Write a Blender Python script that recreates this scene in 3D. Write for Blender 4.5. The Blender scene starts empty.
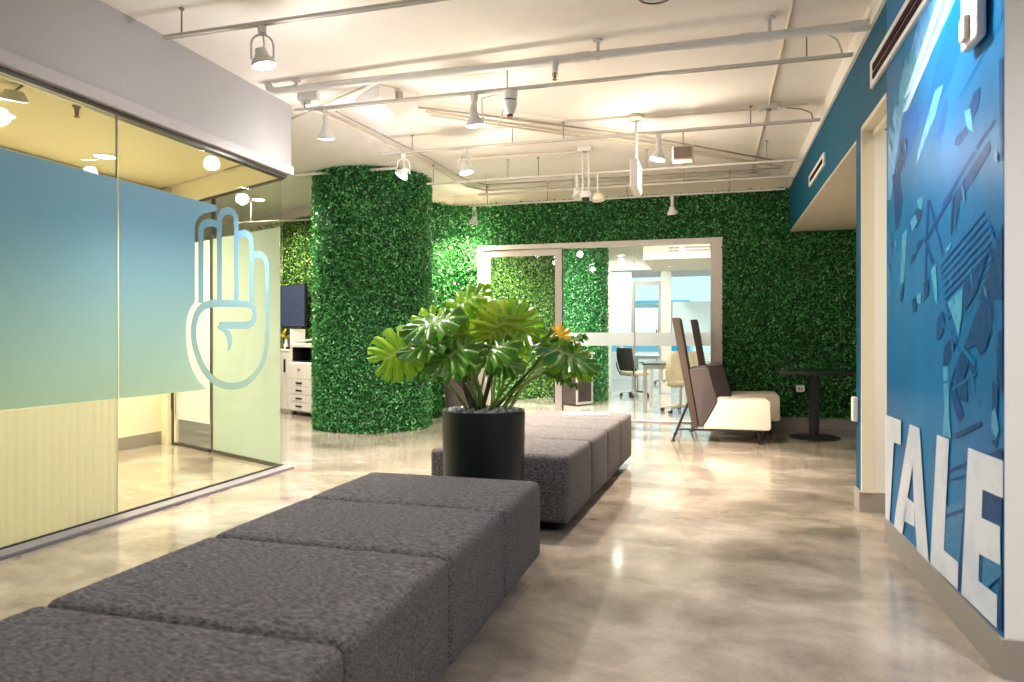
import bpy, math, random
import numpy as np
from mathutils import Vector, Matrix
random.seed(7); RNG = np.random.default_rng(7)
PI = math.pi
COL = bpy.context.scene.collection
SC = bpy.context.scene
YAW = math.atan(200/700)          # the camera is turned 16 degrees left of the hall's long axis
POW, GLOW, REAR, SKY, EXPO = 1.6, .06, 32, 1.5, 0.45
LETTERS = [('letter_t', [(4.382, 0.712), (4.043, 0.717), (4.049, 0.589), (4.191, 0.583), (4.29, 0.121), (4.382, 0.118)]), ('letter_l', [(3.44, 0.725), (3.28, 0.726), (3.324, 0.425), (3.345, 0.249), (3.165, 0.253), (3.172, 0.142), (3.538, 0.134), (3.497, 0.384)]), ('letter_e', [(3.054, 0.727), (2.722, 0.733), (2.722, 0.607), (2.906, 0.598), (2.916, 0.493), (2.747, 0.505), (2.743, 0.375), (2.94, 0.355), (2.946, 0.253), (2.772, 0.262), (2.774, 0.148), (3.13, 0.14)]), ('letter_a_left', [(3.875, 0.718), (3.792, 0.719), (3.823, 0.528), (3.919, 0.345), (4.008, 0.154), (4.031, 0.124), (4.196, 0.12), (4.149, 0.229)]), ('letter_a_right', [(3.792, 0.719), (3.708, 0.719), (3.623, 0.354), (3.562, 0.133), (3.748, 0.128), (3.804, 0.343), (3.823, 0.528)]), ('letter_a_bar', [(3.919, 0.345), (3.804, 0.343), (3.79, 0.232), (4.0, 0.21)])]
MURAL = [('pale', [(3.664, 2.721), (3.219, 2.515), (3.454, 2.448), (3.815, 2.377), (4.057, 2.278), (4.29, 1.906), (4.358, 1.919), (4.335, 2.305), (3.998, 2.491), (3.832, 2.603)]), ('cyan', [(3.998, 2.568), (3.832, 2.564), (3.78, 2.485), (3.941, 2.37), (4.118, 2.297), (4.181, 2.369)]), ('deep', [(3.219, 2.515), (3.092, 2.456), (3.137, 2.319), (3.231, 2.236), (3.372, 2.181), (3.571, 2.133), (3.713, 2.034), (3.664, 2.171), (3.454, 2.361)]), ('white', [(3.454, 2.623), (3.372, 2.585), (3.868, 2.37), (4.018, 2.37)]), ('white', [(3.319, 2.561), (3.268, 2.537), (3.586, 2.411), (3.96, 2.29), (4.037, 2.314)]), ('deep', [(3.998, 2.302), (3.763, 2.277), (3.73, 2.19), (3.868, 2.074), (3.998, 2.031), (4.077, 2.18)]), ('navy', [(4.037, 2.185), (3.923, 2.138), (3.998, 2.015), (4.159, 1.999), (4.202, 2.041), (4.118, 2.096)]), ('pale', [(3.483, 2.239), (3.372, 2.227), (3.483, 2.129), (3.633, 2.06), (3.78, 1.979), (3.746, 2.043)]), ('deep', [(3.412, 2.086), (3.345, 2.159), (3.306, 2.138), (3.358, 2.036), (3.426, 1.995), (3.468, 2.024)]), ('navy', [(3.006, 2.07), (2.935, 2.068), (2.965, 1.997), (3.049, 1.959), (3.081, 2.018)]), ('cyan', [(3.114, 2.029), (3.049, 2.024), (3.017, 1.923), (3.081, 1.957)]), ('navy', [(3.207, 1.957), (3.081, 1.968), (3.07, 1.934), (3.172, 1.911), (3.231, 1.931)]), ('navy', [(2.859, 1.85), (2.84, 1.81), (3.149, 1.691), (3.231, 1.679), (3.219, 1.733)]), ('navy', [(2.804, 1.912), (2.795, 1.899), (2.976, 1.845), (2.996, 1.861)]), ('teal', [(3.006, 1.853), (2.986, 1.836), (3.358, 1.705), (3.385, 1.719)]), ('mid', [(3.149, 2.245), (2.743, 2.294), (2.743, 2.226), (3.149, 2.106), (3.268, 2.084)]), ('navy', [(2.769, 2.1), (2.722, 2.099), (2.722, 1.746), (2.76, 1.755)]), ('navy', [(4.245, 2.034), (4.077, 2.023), (4.037, 1.859), (4.118, 1.726), (4.181, 1.725), (4.202, 1.89)]), ('cyan', [(4.037, 1.678), (3.941, 1.699), (3.979, 1.532), (4.037, 1.341), (4.077, 1.448)]), ('navy', [(3.832, 1.747), (3.697, 1.795), (3.68, 1.726), (3.763, 1.673), (3.886, 1.691)]), ('cyan', [(3.886, 1.721), (3.797, 1.746), (3.763, 1.702), (3.85, 1.671)]), ('cyan', [(3.763, 1.807), (3.664, 1.807), (3.697, 1.748), (3.746, 1.766)]), ('teal', [(3.601, 1.777), (3.578, 1.772), (3.617, 1.412), (3.648, 1.414)]), ('teal', [(3.586, 1.774), (3.556, 1.768), (3.358, 1.498), (3.385, 1.501)]), ('teal', [(3.281, 1.737), (3.256, 1.724), (3.601, 1.594), (3.633, 1.607)]), ('navy', [(3.763, 1.606), (3.664, 1.611), (3.713, 1.571), (3.78, 1.56)]), ('navy', [(3.85, 1.553), (3.763, 1.558), (3.832, 1.517), (3.886, 1.512)]), ('teal', [(3.648, 1.6), (3.617, 1.596), (3.497, 1.482), (3.526, 1.476)]), ('navy', [(3.256, 1.732), (3.231, 1.727), (3.256, 1.568), (3.281, 1.572)]), ('navy', [(3.219, 1.725), (3.16, 1.713), (3.207, 1.59), (3.231, 1.585)]), ('cyan', [(3.332, 1.524), (3.256, 1.539), (3.294, 1.511), (3.332, 1.507)]), ('teal', [(3.412, 1.456), (3.412, 1.447), (2.897, 1.596), (2.897, 1.604)]), ('teal', [(3.399, 1.427), (3.399, 1.418), (2.881, 1.567), (2.881, 1.575)]), ('teal', [(3.385, 1.398), (3.385, 1.389), (2.866, 1.538), (2.866, 1.546)]), ('teal', [(3.372, 1.369), (3.372, 1.36), (2.851, 1.509), (2.851, 1.517)]), ('teal', [(3.358, 1.341), (3.358, 1.331), (2.837, 1.481), (2.837, 1.488)]), ('teal', [(3.345, 1.313), (3.345, 1.303), (2.822, 1.452), (2.822, 1.46)]), ('teal', [(3.332, 1.285), (3.332, 1.275), (2.808, 1.425), (2.808, 1.432)]), ('teal', [(3.319, 1.257), (3.319, 1.248), (2.793, 1.397), (2.793, 1.405)]), ('teal', [(3.306, 1.229), (3.306, 1.22), (2.779, 1.37), (2.779, 1.377)]), ('navy', [(4.037, 1.435), (3.998, 1.416), (4.037, 1.331), (4.097, 1.344)]), ('cyan', [(3.541, 1.451), (3.468, 1.471), (3.44, 1.289), (3.483, 1.313)]), ('navy', [(3.664, 1.402), (3.571, 1.417), (3.586, 1.341), (3.648, 1.322)]), ('navy', [(3.85, 1.332), (3.763, 1.347), (3.78, 1.27), (3.832, 1.272)]), ('cyan', [(3.763, 1.347), (3.697, 1.362), (3.697, 1.301), (3.763, 1.318)]), ('navy', [(3.114, 1.361), (2.859, 1.459), (2.976, 1.317), (3.092, 1.255), (3.149, 1.276)]), ('navy', [(2.743, 1.53), (2.722, 1.537), (2.722, 0.955), (2.786, 1.001), (2.778, 1.14), (2.84, 1.168), (2.887, 1.103), (2.945, 1.084), (2.976, 1.12), (3.059, 1.108), (3.126, 1.119), (3.038, 1.253), (2.916, 1.321), (2.84, 1.415)]), ('mid', [(2.722, 1.275), (2.722, 1.174), (2.778, 1.167), (2.804, 1.279)]), ('mid', [(2.822, 1.203), (2.778, 1.202), (2.769, 1.123), (2.804, 1.105)]), ('cyan', [(3.306, 1.292), (3.126, 1.342), (3.137, 1.225), (3.172, 1.146), (3.207, 1.198)]), ('navy', [(3.454, 1.216), (3.385, 1.265), (3.345, 1.23), (3.372, 1.159), (3.454, 1.137)]), ('navy', [(3.345, 1.116), (3.256, 1.146), (3.207, 1.138), (3.268, 1.047), (3.372, 1.022)]), ('navy', [(3.137, 1.091), (3.081, 1.108), (2.976, 1.02), (3.017, 1.007), (3.059, 1.043), (3.114, 0.982), (3.195, 0.945), (3.219, 1.008)]), ('navy', [(3.207, 0.969), (3.114, 0.99), (3.059, 0.939), (3.081, 0.899), (3.149, 0.901)]), ('teal', [(3.268, 0.973), (3.231, 0.959), (3.114, 0.845), (3.172, 0.811), (3.244, 0.885)]), ('mid', [(2.976, 1.287), (2.926, 1.285), (3.268, 0.965), (3.294, 0.888), (3.345, 0.892), (3.319, 1.012)]), ('mid', [(3.385, 1.201), (3.358, 1.209), (2.976, 1.057), (2.996, 1.041)]), ('mid', [(3.256, 0.941), (2.976, 1.02), (2.976, 1.009), (3.244, 0.93)]), ('cyan', [(3.365, 1.023), (3.306, 1.029), (3.294, 0.971), (3.358, 0.963)]), ('cyan', [(3.358, 0.951), (3.294, 0.963), (3.281, 0.807), (3.256, 0.736), (3.372, 0.733), (3.345, 0.842)]), ('navy', [(3.231, 0.756), (2.926, 0.844), (2.926, 0.826), (3.231, 0.735)]), ('navy', [(2.822, 0.999), (2.769, 0.985), (2.778, 0.892), (2.822, 0.894)]), ('cyan', [(2.822, 0.887), (2.795, 0.904), (2.76, 0.832), (2.786, 0.801), (2.831, 0.83)]), ('navy', [(2.822, 0.789), (2.778, 0.795), (2.786, 0.773), (2.831, 0.774)]), ('navy', [(2.859, 0.731), (2.722, 0.776), (2.722, 0.733)]), ('navy', [(3.294, 0.598), (3.059, 0.675), (3.059, 0.664), (3.294, 0.585)]), ('teal', [(3.306, 0.554), (3.059, 0.625), (3.07, 0.616), (3.306, 0.546)]), ('light', [(3.324, 0.437), (3.092, 0.518), (3.114, 0.326), (3.16, 0.257), (3.345, 0.251)]), ('navy', [(3.103, 0.516), (3.081, 0.521), (3.126, 0.15), (3.165, 0.144), (3.16, 0.253)]), ('teal', [(3.332, 0.402), (3.103, 0.485), (3.103, 0.469), (3.332, 0.385)]), ('navy', [(2.906, 0.598), (2.722, 0.607), (2.722, 0.514), (2.747, 0.505), (2.916, 0.493)]), ('light', [(2.926, 0.355), (2.743, 0.376), (2.735, 0.345), (2.859, 0.258), (2.945, 0.257)]), ('navy', [(2.94, 0.355), (2.906, 0.357), (2.916, 0.256), (2.946, 0.253)]), ('navy', [(2.76, 0.319), (2.72, 0.35), (2.72, 0.151), (2.774, 0.15)])]
HAND_A = [(4.329, 1.399), (4.329, 1.927), (4.336, 1.958), (4.365, 1.99), (4.424, 2.01), (4.492, 2.009), (4.53, 1.987)]
HAND_B = [(4.53, 1.408), (4.53, 2.051), (4.547, 2.089), (4.582, 2.116), (4.629, 2.134), (4.676, 2.132), (4.713, 2.117), (4.728, 2.083), (4.728, 1.417)]
HAND_C = [(4.728, 1.944), (4.776, 1.972), (4.834, 1.988), (4.884, 1.978), (4.92, 1.937), (4.92, 1.416)]
HAND_D = [(4.92, 1.809), (4.972, 1.83), (5.033, 1.84), (5.091, 1.823), (5.125, 1.769), (5.125, 1.144), (5.108, 1.027), (5.058, 0.925), (4.96, 0.827), (4.834, 0.772), (4.683, 0.758), (4.54, 0.786), (4.421, 0.85), (4.332, 0.941), (4.275, 1.055), (4.25, 1.145), (4.253, 1.234), (4.281, 1.314), (4.329, 1.365), (4.398, 1.393), (4.489, 1.406), (4.872, 1.417), (4.928, 1.404), (4.956, 1.372), (4.96, 1.322), (4.936, 1.276), (4.88, 1.244), (4.523, 1.239)]
HAND_TAIL = [(4.506, 1.238), (4.582, 1.223), (4.647, 1.197), (4.68, 1.145), (4.672, 1.089), (4.64, 1.039), (4.622, 1.044), (4.625, 1.097), (4.611, 1.145), (4.575, 1.187), (4.506, 1.215)]
CUT = [(4.506, 2.11), (4.365, 2.067), (4.307, 2.03), (4.272, 1.986), (4.266, 1.941), (4.266, 1.403), (4.219, 1.356), (4.188, 1.289), (4.176, 1.211), (4.176, 1.123), (4.194, 1.023), (4.237, 0.922), (4.3, 0.829), (4.388, 0.762), (4.472, 0.726)]
LEAVES = [
  ((-0.181, 0.032, 1.297), (0.056, -0.032, 1.46), 0.15, (-0.3, -0.9, 0.5), 0),
  ((-0.124, 0.08, 1.257), (-0.214, 0.096, 1.359), 0.13, (-0.2, -0.6, 0.7), 1),
  ((0.107, 0.0, 1.268), (-0.056, -0.032, 1.308), 0.19, (0.1, -0.7, 0.6), 0),
  ((0.119, -0.08, 1.246), (0.0, -0.128, 1.11), 0.22, (0.1, -0.95, 0.2), 3),
  ((0.158, -0.064, 1.257), (0.277, -0.08, 1.133), 0.22, (0.2, -0.9, 0.3), 0),
  ((0.124, 0.096, 1.291), (0.26, 0.128, 1.336), 0.13, (0, -0.6, 0.7), 1),
  ((-0.192, -0.08, 1.257), (-0.451, -0.16, 1.184), 0.22, (-0.15, -0.5, 0.85), 1),
  ((-0.248, 0.0, 1.201), (-0.135, -0.08, 1.065), 0.2, (0, -0.9, 0.4), 3),
  ((-0.09, 0.032, 1.19), (-0.192, -0.032, 1.043), 0.2, (0.1, -0.9, 0.3), 0),
  ((-0.412, -0.08, 1.094), (-0.581, -0.128, 1.009), 0.23, (-0.1, -0.97, 0.2), 0),
  ((-0.248, -0.128, 1.122), (-0.451, -0.192, 1.077), 0.2, (-0.1, -0.3, 0.95), 1),
  ((-0.102, -0.16, 1.099), (-0.293, -0.24, 0.986), 0.22, (0, -0.35, 0.9), 1),
  ((-0.056, -0.192, 1.065), (-0.237, -0.32, 0.941), 0.16, (0, -0.4, 0.9), 1),
  ((0.107, -0.16, 1.11), (-0.056, -0.256, 1.02), 0.2, (0, -0.35, 0.9), 1),
  ((0.045, -0.128, 1.077), (0.203, -0.192, 0.975), 0.2, (0.2, -0.5, 0.8), 1),
  ((0.384, -0.08, 1.088), (0.643, -0.16, 0.998), 0.2, (0.2, -0.45, 0.85), 1),
  ((0.406, -0.048, 1.077), (0.446, -0.08, 0.907), 0.14, (0.1, -0.95, 0.2), 0),
  ((0.485, -0.032, 1.06), (0.632, -0.08, 0.924), 0.14, (0.3, -0.9, 0.3), 0),
  ((0.361, 0.0, 1.099), (0.299, 0.032, 1.201), 0.11, (-0.3, -0.8, 0.4), 1),
  ((0.395, 0.032, 1.099), (0.463, 0.064, 1.218), 0.11, (0.1, -0.95, 0.2), 2),
  ((0.463, 0.0, 1.122), (0.564, -0.064, 1.167), 0.08, (0.1, -0.5, 0.8), 1),
  ((0.361, -0.08, 0.952), (0.553, -0.16, 0.885), 0.06, (0, -0.4, 0.9), 1),
  ((-0.361, 0.08, 1.065), (-0.316, 0.0, 0.919), 0.16, (0, -0.9, 0.4), 1),
  ((0.0, 0.16, 1.201), (-0.079, 0.128, 1.077), 0.18, (0, -0.9, 0.3), 3),
  ((0.181, 0.08, 1.077), (0.102, 0.0, 0.941), 0.13, (0, -0.9, 0.3), 0),
  ((-0.158, 0.0, 1.043), (-0.045, -0.048, 0.93), 0.14, (0.1, -0.9, 0.3), 1),
  ((-0.293, 0.08, 1.257), (-0.389, 0.0, 1.144), 0.18, (0, -0.7, 0.6), 0),
]
# ------------------------------------------------------------------ materials
def new_mat(name):
    m = bpy.data.materials.new(name); m.use_nodes = True
    nt = m.node_tree; nt.nodes.clear()
    out = nt.nodes.new('ShaderNodeOutputMaterial')
    return m, nt, out
def N(nt, t, **kw):
    n = nt.nodes.new(t)
    for k, v in kw.items():
        if k.startswith('i_'):
            n.inputs[k[2:].replace('_', ' ')].default_value = v
        else: setattr(n, k, v)
    return n
def rgba(c): return (c[0], c[1], c[2], 1)
def principled(name, col, rough=.5, metal=0, spec=.5, noise=None, bump=None, coat=0, coat_rough=.1, emit=None, trans=0):
    """noise=(scale, colour2, lo, hi[, stretch]); bump=(scale, strength)"""
    m, nt, out = new_mat(name)
    p = N(nt, 'ShaderNodeBsdfPrincipled')
    p.inputs['Base Color'].default_value = rgba(col); p.inputs['Roughness'].default_value = rough
    p.inputs['Metallic'].default_value = metal; p.inputs['Specular IOR Level'].default_value = spec
    p.inputs['Coat Weight'].default_value = coat; p.inputs['Coat Roughness'].default_value = coat_rough
    nt.links.new(p.outputs[0], out.inputs[0])
    tc = N(nt, 'ShaderNodeTexCoord')
    if noise:
        mp = N(nt, 'ShaderNodeMapping')
        if len(noise) > 4: mp.inputs['Scale'].default_value = noise[4]
        nt.links.new(tc.outputs['Object'], mp.inputs[0])
        n = N(nt, 'ShaderNodeTexNoise'); n.inputs['Scale'].default_value = noise[0]; n.inputs['Detail'].default_value = 6
        n.inputs['Roughness'].default_value = .65
        nt.links.new(mp.outputs[0], n.inputs['Vector'])
        r = N(nt, 'ShaderNodeValToRGB')
        r.color_ramp.elements[0].position = noise[2]; r.color_ramp.elements[0].color = rgba(col)
        r.color_ramp.elements[1].position = noise[3]; r.color_ramp.elements[1].color = rgba(noise[1])
        nt.links.new(n.outputs['Fac'], r.inputs[0]); nt.links.new(r.outputs[0], p.inputs['Base Color'])
    if bump:
        n2 = N(nt, 'ShaderNodeTexNoise'); n2.inputs['Scale'].default_value = bump[0]; n2.inputs['Detail'].default_value = 4
        nt.links.new(tc.outputs['Object'], n2.inputs['Vector'])
        b = N(nt, 'ShaderNodeBump'); b.inputs['Strength'].default_value = bump[1]; b.inputs['Distance'].default_value = .01
        nt.links.new(n2.outputs['Fac'], b.inputs['Height']); nt.links.new(b.outputs[0], p.inputs['Normal'])
    if emit:
        p.inputs['Emission Color'].default_value = rgba(emit[0]); p.inputs['Emission Strength'].default_value = emit[1]
    return m
def emitter(name, col, st):
    m, nt, out = new_mat(name)
    e = N(nt, 'ShaderNodeEmission'); e.inputs[0].default_value = rgba(col); e.inputs[1].default_value = st
    nt.links.new(e.outputs[0], out.inputs[0]); return m
def reflectance(nt, f0=.04, k=.8):
    g = N(nt, 'ShaderNodeLayerWeight'); g.inputs['Blend'].default_value = .5
    p = N(nt, 'ShaderNodeMath', operation='POWER'); p.inputs[1].default_value = 5
    m = N(nt, 'ShaderNodeMath', operation='MULTIPLY_ADD'); m.inputs[1].default_value = k; m.inputs[2].default_value = f0
    nt.links.new(g.outputs['Facing'], p.inputs[0]); nt.links.new(p.outputs[0], m.inputs[0]); return m
def glass(name, tint=(.93, .97, .94), ior=1.45):
    m, nt, out = new_mat(name)
    t = N(nt, 'ShaderNodeBsdfTransparent'); t.inputs[0].default_value = rgba(tint)
    g = N(nt, 'ShaderNodeBsdfGlossy'); g.inputs['Roughness'].default_value = .01
    f = reflectance(nt, .022, .55)
    mx = N(nt, 'ShaderNodeMixShader')
    nt.links.new(f.outputs[0], mx.inputs[0]); nt.links.new(t.outputs[0], mx.inputs[1]); nt.links.new(g.outputs[0], mx.inputs[2])
    nt.links.new(mx.outputs[0], out.inputs[0]); return m
def frosted(name, col, transp=.15, transl=.5, col_low=None, z0=0, z1=1):
    """printed or frosted film: partly see-through, partly scattering; the film's own colour may fade from col_low at z0 to col at z1"""
    m, nt, out = new_mat(name)
    t = N(nt, 'ShaderNodeBsdfTransparent'); t.inputs[0].default_value = rgba(col)
    d = N(nt, 'ShaderNodeBsdfDiffuse'); l = N(nt, 'ShaderNodeBsdfTranslucent')
    d.inputs[0].default_value = rgba(col); l.inputs[0].default_value = rgba(col)
    if col_low:
        g = N(nt, 'ShaderNodeNewGeometry'); sx = N(nt, 'ShaderNodeSeparateXYZ')
        mr = N(nt, 'ShaderNodeMapRange'); mr.inputs['From Min'].default_value = z0; mr.inputs['From Max'].default_value = z1
        mc = N(nt, 'ShaderNodeMix', data_type='RGBA')
        mc.inputs[6].default_value = rgba(col_low); mc.inputs[7].default_value = rgba(col)
        nt.links.new(g.outputs['Position'], sx.inputs[0]); nt.links.new(sx.outputs['Z'], mr.inputs['Value'])
        nt.links.new(mr.outputs[0], mc.inputs[0])
        for q in (t, d, l): nt.links.new(mc.outputs[2], q.inputs[0])
    a = N(nt, 'ShaderNodeMixShader'); a.inputs[0].default_value = transl
    nt.links.new(d.outputs[0], a.inputs[1]); nt.links.new(l.outputs[0], a.inputs[2])
    b = N(nt, 'ShaderNodeMixShader'); b.inputs[0].default_value = transp
    nt.links.new(a.outputs[0], b.inputs[1]); nt.links.new(t.outputs[0], b.inputs[2])
    g2 = N(nt, 'ShaderNodeBsdfGlossy'); g2.inputs['Roughness'].default_value = .38
    f = reflectance(nt, .02, .35)
    c = N(nt, 'ShaderNodeMixShader')
    nt.links.new(f.outputs[0], c.inputs[0]); nt.links.new(b.outputs[0], c.inputs[1]); nt.links.new(g2.outputs[0], c.inputs[2])
    nt.links.new(c.outputs[0], out.inputs[0]); return m
def leaf_mat(name, c_dark, c_mid, c_light, rough=.42, transl=.25, spec=.5, vein=None):
    m, nt, out = new_mat(name)
    g = N(nt, 'ShaderNodeNewGeometry'); r = N(nt, 'ShaderNodeValToRGB')
    e = r.color_ramp.elements; e[0].color = rgba(c_dark); e[1].color = rgba(c_light)
    x = e.new(.55); x.color = rgba(c_mid)
    nt.links.new(g.outputs['Random Per Island'], r.inputs[0])
    colout = r.outputs[0]
    if vein:
        at = N(nt, 'ShaderNodeAttribute', attribute_name='vein'); mc = N(nt, 'ShaderNodeMix', data_type='RGBA')
        mc.inputs[7].default_value = rgba(vein)
        nt.links.new(at.outputs['Fac'], mc.inputs[0]); nt.links.new(colout, mc.inputs[6]); colout = mc.outputs[2]
    p = N(nt, 'ShaderNodeBsdfPrincipled'); p.inputs['Roughness'].default_value = rough; p.inputs['Specular IOR Level'].default_value = spec
    l = N(nt, 'ShaderNodeBsdfTranslucent'); mx = N(nt, 'ShaderNodeMixShader'); mx.inputs[0].default_value = transl
    nt.links.new(colout, p.inputs['Base Color']); nt.links.new(colout, l.inputs[0])
    nt.links.new(p.outputs[0], mx.inputs[1]); nt.links.new(l.outputs[0], mx.inputs[2]); nt.links.new(mx.outputs[0], out.inputs[0])
    return m
def floor_mat():
    m, nt, out = new_mat('polished concrete')
    tc = N(nt, 'ShaderNodeTexCoord')
    n1 = N(nt, 'ShaderNodeTexNoise'); n1.inputs['Scale'].default_value = 1.9; n1.inputs['Detail'].default_value = 9; n1.inputs['Roughness'].default_value = .62; n1.inputs['Distortion'].default_value = .25
    n2 = N(nt, 'ShaderNodeTexNoise'); n2.inputs['Scale'].default_value = 90; n2.inputs['Detail'].default_value = 3
    n3 = N(nt, 'ShaderNodeTexNoise'); n3.inputs['Scale'].default_value = 9; n3.inputs['Detail'].default_value = 6
    mp = N(nt, 'ShaderNodeMapping'); mp.inputs['Scale'].default_value = (.9, 1.15, 1); mp.inputs['Rotation'].default_value = (0, 0, .5)
    nt.links.new(tc.outputs['Object'], mp.inputs[0])
    nt.links.new(mp.outputs[0], n1.inputs['Vector']); nt.links.new(tc.outputs['Object'], n2.inputs['Vector']); nt.links.new(mp.outputs[0], n3.inputs['Vector'])
    r = N(nt, 'ShaderNodeValToRGB'); e = r.color_ramp.elements
    e[0].position = .34; e[0].color = rgba(FLOOR_A); e[1].position = .68; e[1].color = rgba(FLOOR_C)
    x = e.new(.5); x.color = rgba(FLOOR_B)
    nt.links.new(n1.outputs['Fac'], r.inputs[0])
    r2 = N(nt, 'ShaderNodeValToRGB'); r2.color_ramp.elements[0].position = .35; r2.color_ramp.elements[0].color = (.78, .76, .73, 1); r2.color_ramp.elements[1].position = .6; r2.color_ramp.elements[1].color = (1, 1, 1, 1)
    nt.links.new(n2.outputs['Fac'], r2.inputs[0])
    mm = N(nt, 'ShaderNodeMix', data_type='RGBA', blend_type='MULTIPLY'); mm.inputs[0].default_value = .5
    nt.links.new(r.outputs[0], mm.inputs[6]); nt.links.new(r2.outputs[0], mm.inputs[7])
    p = N(nt, 'ShaderNodeBsdfPrincipled'); p.inputs['Specular IOR Level'].default_value = .5
    nt.links.new(mm.outputs[2], p.inputs['Base Color'])
    mr = N(nt, 'ShaderNodeMapRange'); mr.inputs['To Min'].default_value = .12; mr.inputs['To Max'].default_value = .3
    nt.links.new(n3.outputs['Fac'], mr.inputs['Value']); nt.links.new(mr.outputs[0], p.inputs['Roughness'])
    p.inputs['Coat Weight'].default_value = .6; p.inputs['Coat Roughness'].default_value = .09
    b = N(nt, 'ShaderNodeBump'); b.inputs['Strength'].default_value = .10; b.inputs['Distance'].default_value = .01
    nt.links.new(n3.outputs['Fac'], b.inputs['Height']); nt.links.new(b.outputs[0], p.inputs['Normal']); nt.links.new(b.outputs[0], p.inputs['Coat Normal'])
    nt.links.new(p.outputs[0], out.inputs[0]); return m
FLOOR_A, FLOOR_B, FLOOR_C = (.185, .15, .122), (.32, .268, .222), (.49, .425, .368)

M = {}
M['floor'] = floor_mat()
M['ceiling'] = principled('rough painted concrete ceiling', (.84, .79, .74), .8, noise=(3, (.88, .84, .80), .3, .7), bump=(260, .5))
M['white'] = principled('white wall paint', (.78, .765, .75), .55, bump=(300, .08))
M['grey'] = principled('pale grey wall paint', (.33, .325, .335), .5, bump=(200, .08))
M['cream'] = principled('cream wall paint', (.72, .66, .54), .55, bump=(200, .1))
M['roomceil'] = principled('warm room ceiling', (.75, .68, .45), .7, bump=(120, .15))
M['roomwall'] = principled('warm room wall', (.80, .76, .60), .6, bump=(120, .08))
M['blue'] = principled('blue wall paint', (.005, .085, .16), .6, spec=.12, bump=(200, .08))
M['base'] = principled('grey rubber baseboard', (.29, .265, .235), .35)
M['pipe'] = principled('painted steel pipe', (.70, .68, .66), .4)
M['cpipe'] = principled('cream painted conduit', (.62, .55, .45), .5)
M['rod'] = principled('dark threaded rod', (.30, .26, .22), .5)
M['rail'] = principled('white track rail', (.62, .59, .56), .4)
M['fixture'] = principled('white lamp housing', (.72, .71, .71), .35)
M['lens'] = emitter('glowing lamp lens', (1, .97, .92), 40)
M['lensw'] = emitter('warm lamp lens', (1, .92, .75), 14)
M['lensp'] = emitter('violet lamp lens', (.75, .6, 1), 5)
M['black'] = principled('black plastic', (.012, .012, .014), .35)
M['blackm'] = principled('black powder coat', (.01, .01, .011), .4)
M['wood'] = principled('dark brown fabric screen', (.055, .035, .028), .75, noise=(60, (.085, .058, .045), .35, .65), bump=(300, .3))
M['uph'] = principled('dark taupe upholstery', (.075, .055, .058), .85, noise=(120, (.10, .078, .08), .35, .65), bump=(500, .3))
M['creamuph'] = principled('cream upholstery', (.74, .66, .54), .7, noise=(120, (.80, .73, .62), .35, .65), bump=(400, .15))
M['tweed'] = principled('charcoal tweed', (.040, .038, .042), .95, spec=.2, noise=(50, (.24, .22, .225), .40, .72, (1.1, 4, 3)), bump=(420, .4))
M['dark'] = principled('dark seam', (.008, .008, .01), .9)
M['pot'] = principled('charcoal glazed pot', (.005, .008, .010), .42, noise=(40, (.008, .012, .014), .3, .7), spec=.3, bump=(90, .12))
M['pot2'] = principled('brown metal planter', (.025, .019, .018), .35, noise=(5, (.045, .035, .032), .3, .7))
M['soil'] = principled('dark soil', (.02, .015, .012), .9, bump=(60, .8))
M['pebble'] = principled('grey pebble', (.22, .24, .29), .4, noise=(30, (.42, .45, .52), .3, .7))
M['glass'] = glass('clear glass', (.95, .955, .93))
M['glass2'] = glass('greenish clear glass', (.93, .97, .95))
M['edge'] = principled('dark glass edge', (.02, .02, .018), .3)
M['gedge'] = principled('pale green polished glass edge', (.28, .34, .26), .2)
M['alu'] = principled('brushed aluminium', (.55, .53, .52), .35, metal=.6)
M['frame'] = principled('pale pink grey door frame', (.62, .56, .54), .4)
M['lav'] = principled('lavender grey plinth', (.17, .16, .18), .5)
M['film'] = frosted('blue fade film', (.24, .46, .64), .08, .45, col_low=(.48, .62, .50), z0=.70, z1=1.9)
M['stroke'] = frosted('blue fade outline film', (.13, .28, .42), .06, .12, col_low=(.24, .37, .31), z0=.72, z1=2.0)
M['flute'] = frosted('fluted cream film', (.50, .51, .38), .05, .5)
M['frost'] = frosted('pale green frosted film', (.62, .74, .70), .22, .4)
M['frostw'] = frosted('white frosted film', (.85, .90, .92), .1, .55)
M['band'] = frosted('grey manifestation band', (.80, .82, .82), .12, .4)
M['hedge_base'] = principled('hedge backing', (.006, .03, .008), .9, noise=(40, (.012, .06, .014), .3, .7))
M['hedge'] = leaf_mat('boxwood leaf', (.012, .115, .022), (.03, .24, .05), (.20, .56, .20), .38, .15)
M['hedge_y'] = leaf_mat('yellowish boxwood leaf', (.04, .15, .02), (.12, .30, .04), (.42, .60, .16), .4, .15)
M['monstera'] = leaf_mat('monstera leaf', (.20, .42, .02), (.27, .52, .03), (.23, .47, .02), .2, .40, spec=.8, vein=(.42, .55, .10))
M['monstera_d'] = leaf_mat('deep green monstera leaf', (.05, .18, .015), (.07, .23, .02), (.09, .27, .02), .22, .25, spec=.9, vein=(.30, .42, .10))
M['monstera_y'] = leaf_mat('yellow monstera leaf', (.85, .52, .01), (.85, .52, .01), (.85, .52, .01), .3, .4, vein=(.8, .6, .1))
M['monstera_l'] = leaf_mat('lime monstera leaf', (.36, .50, .03), (.40, .54, .04), (.36, .50, .03), .25, .5, vein=(.5, .6, .12))
M['petiole'] = principled('green leaf stalk', (.20, .34, .05), .4)
M['petiole_d'] = principled('dark leaf stalk', (.05, .06, .02), .4)
M['petiole_l'] = principled('pale leaf stalk', (.42, .52, .16), .4)
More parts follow.
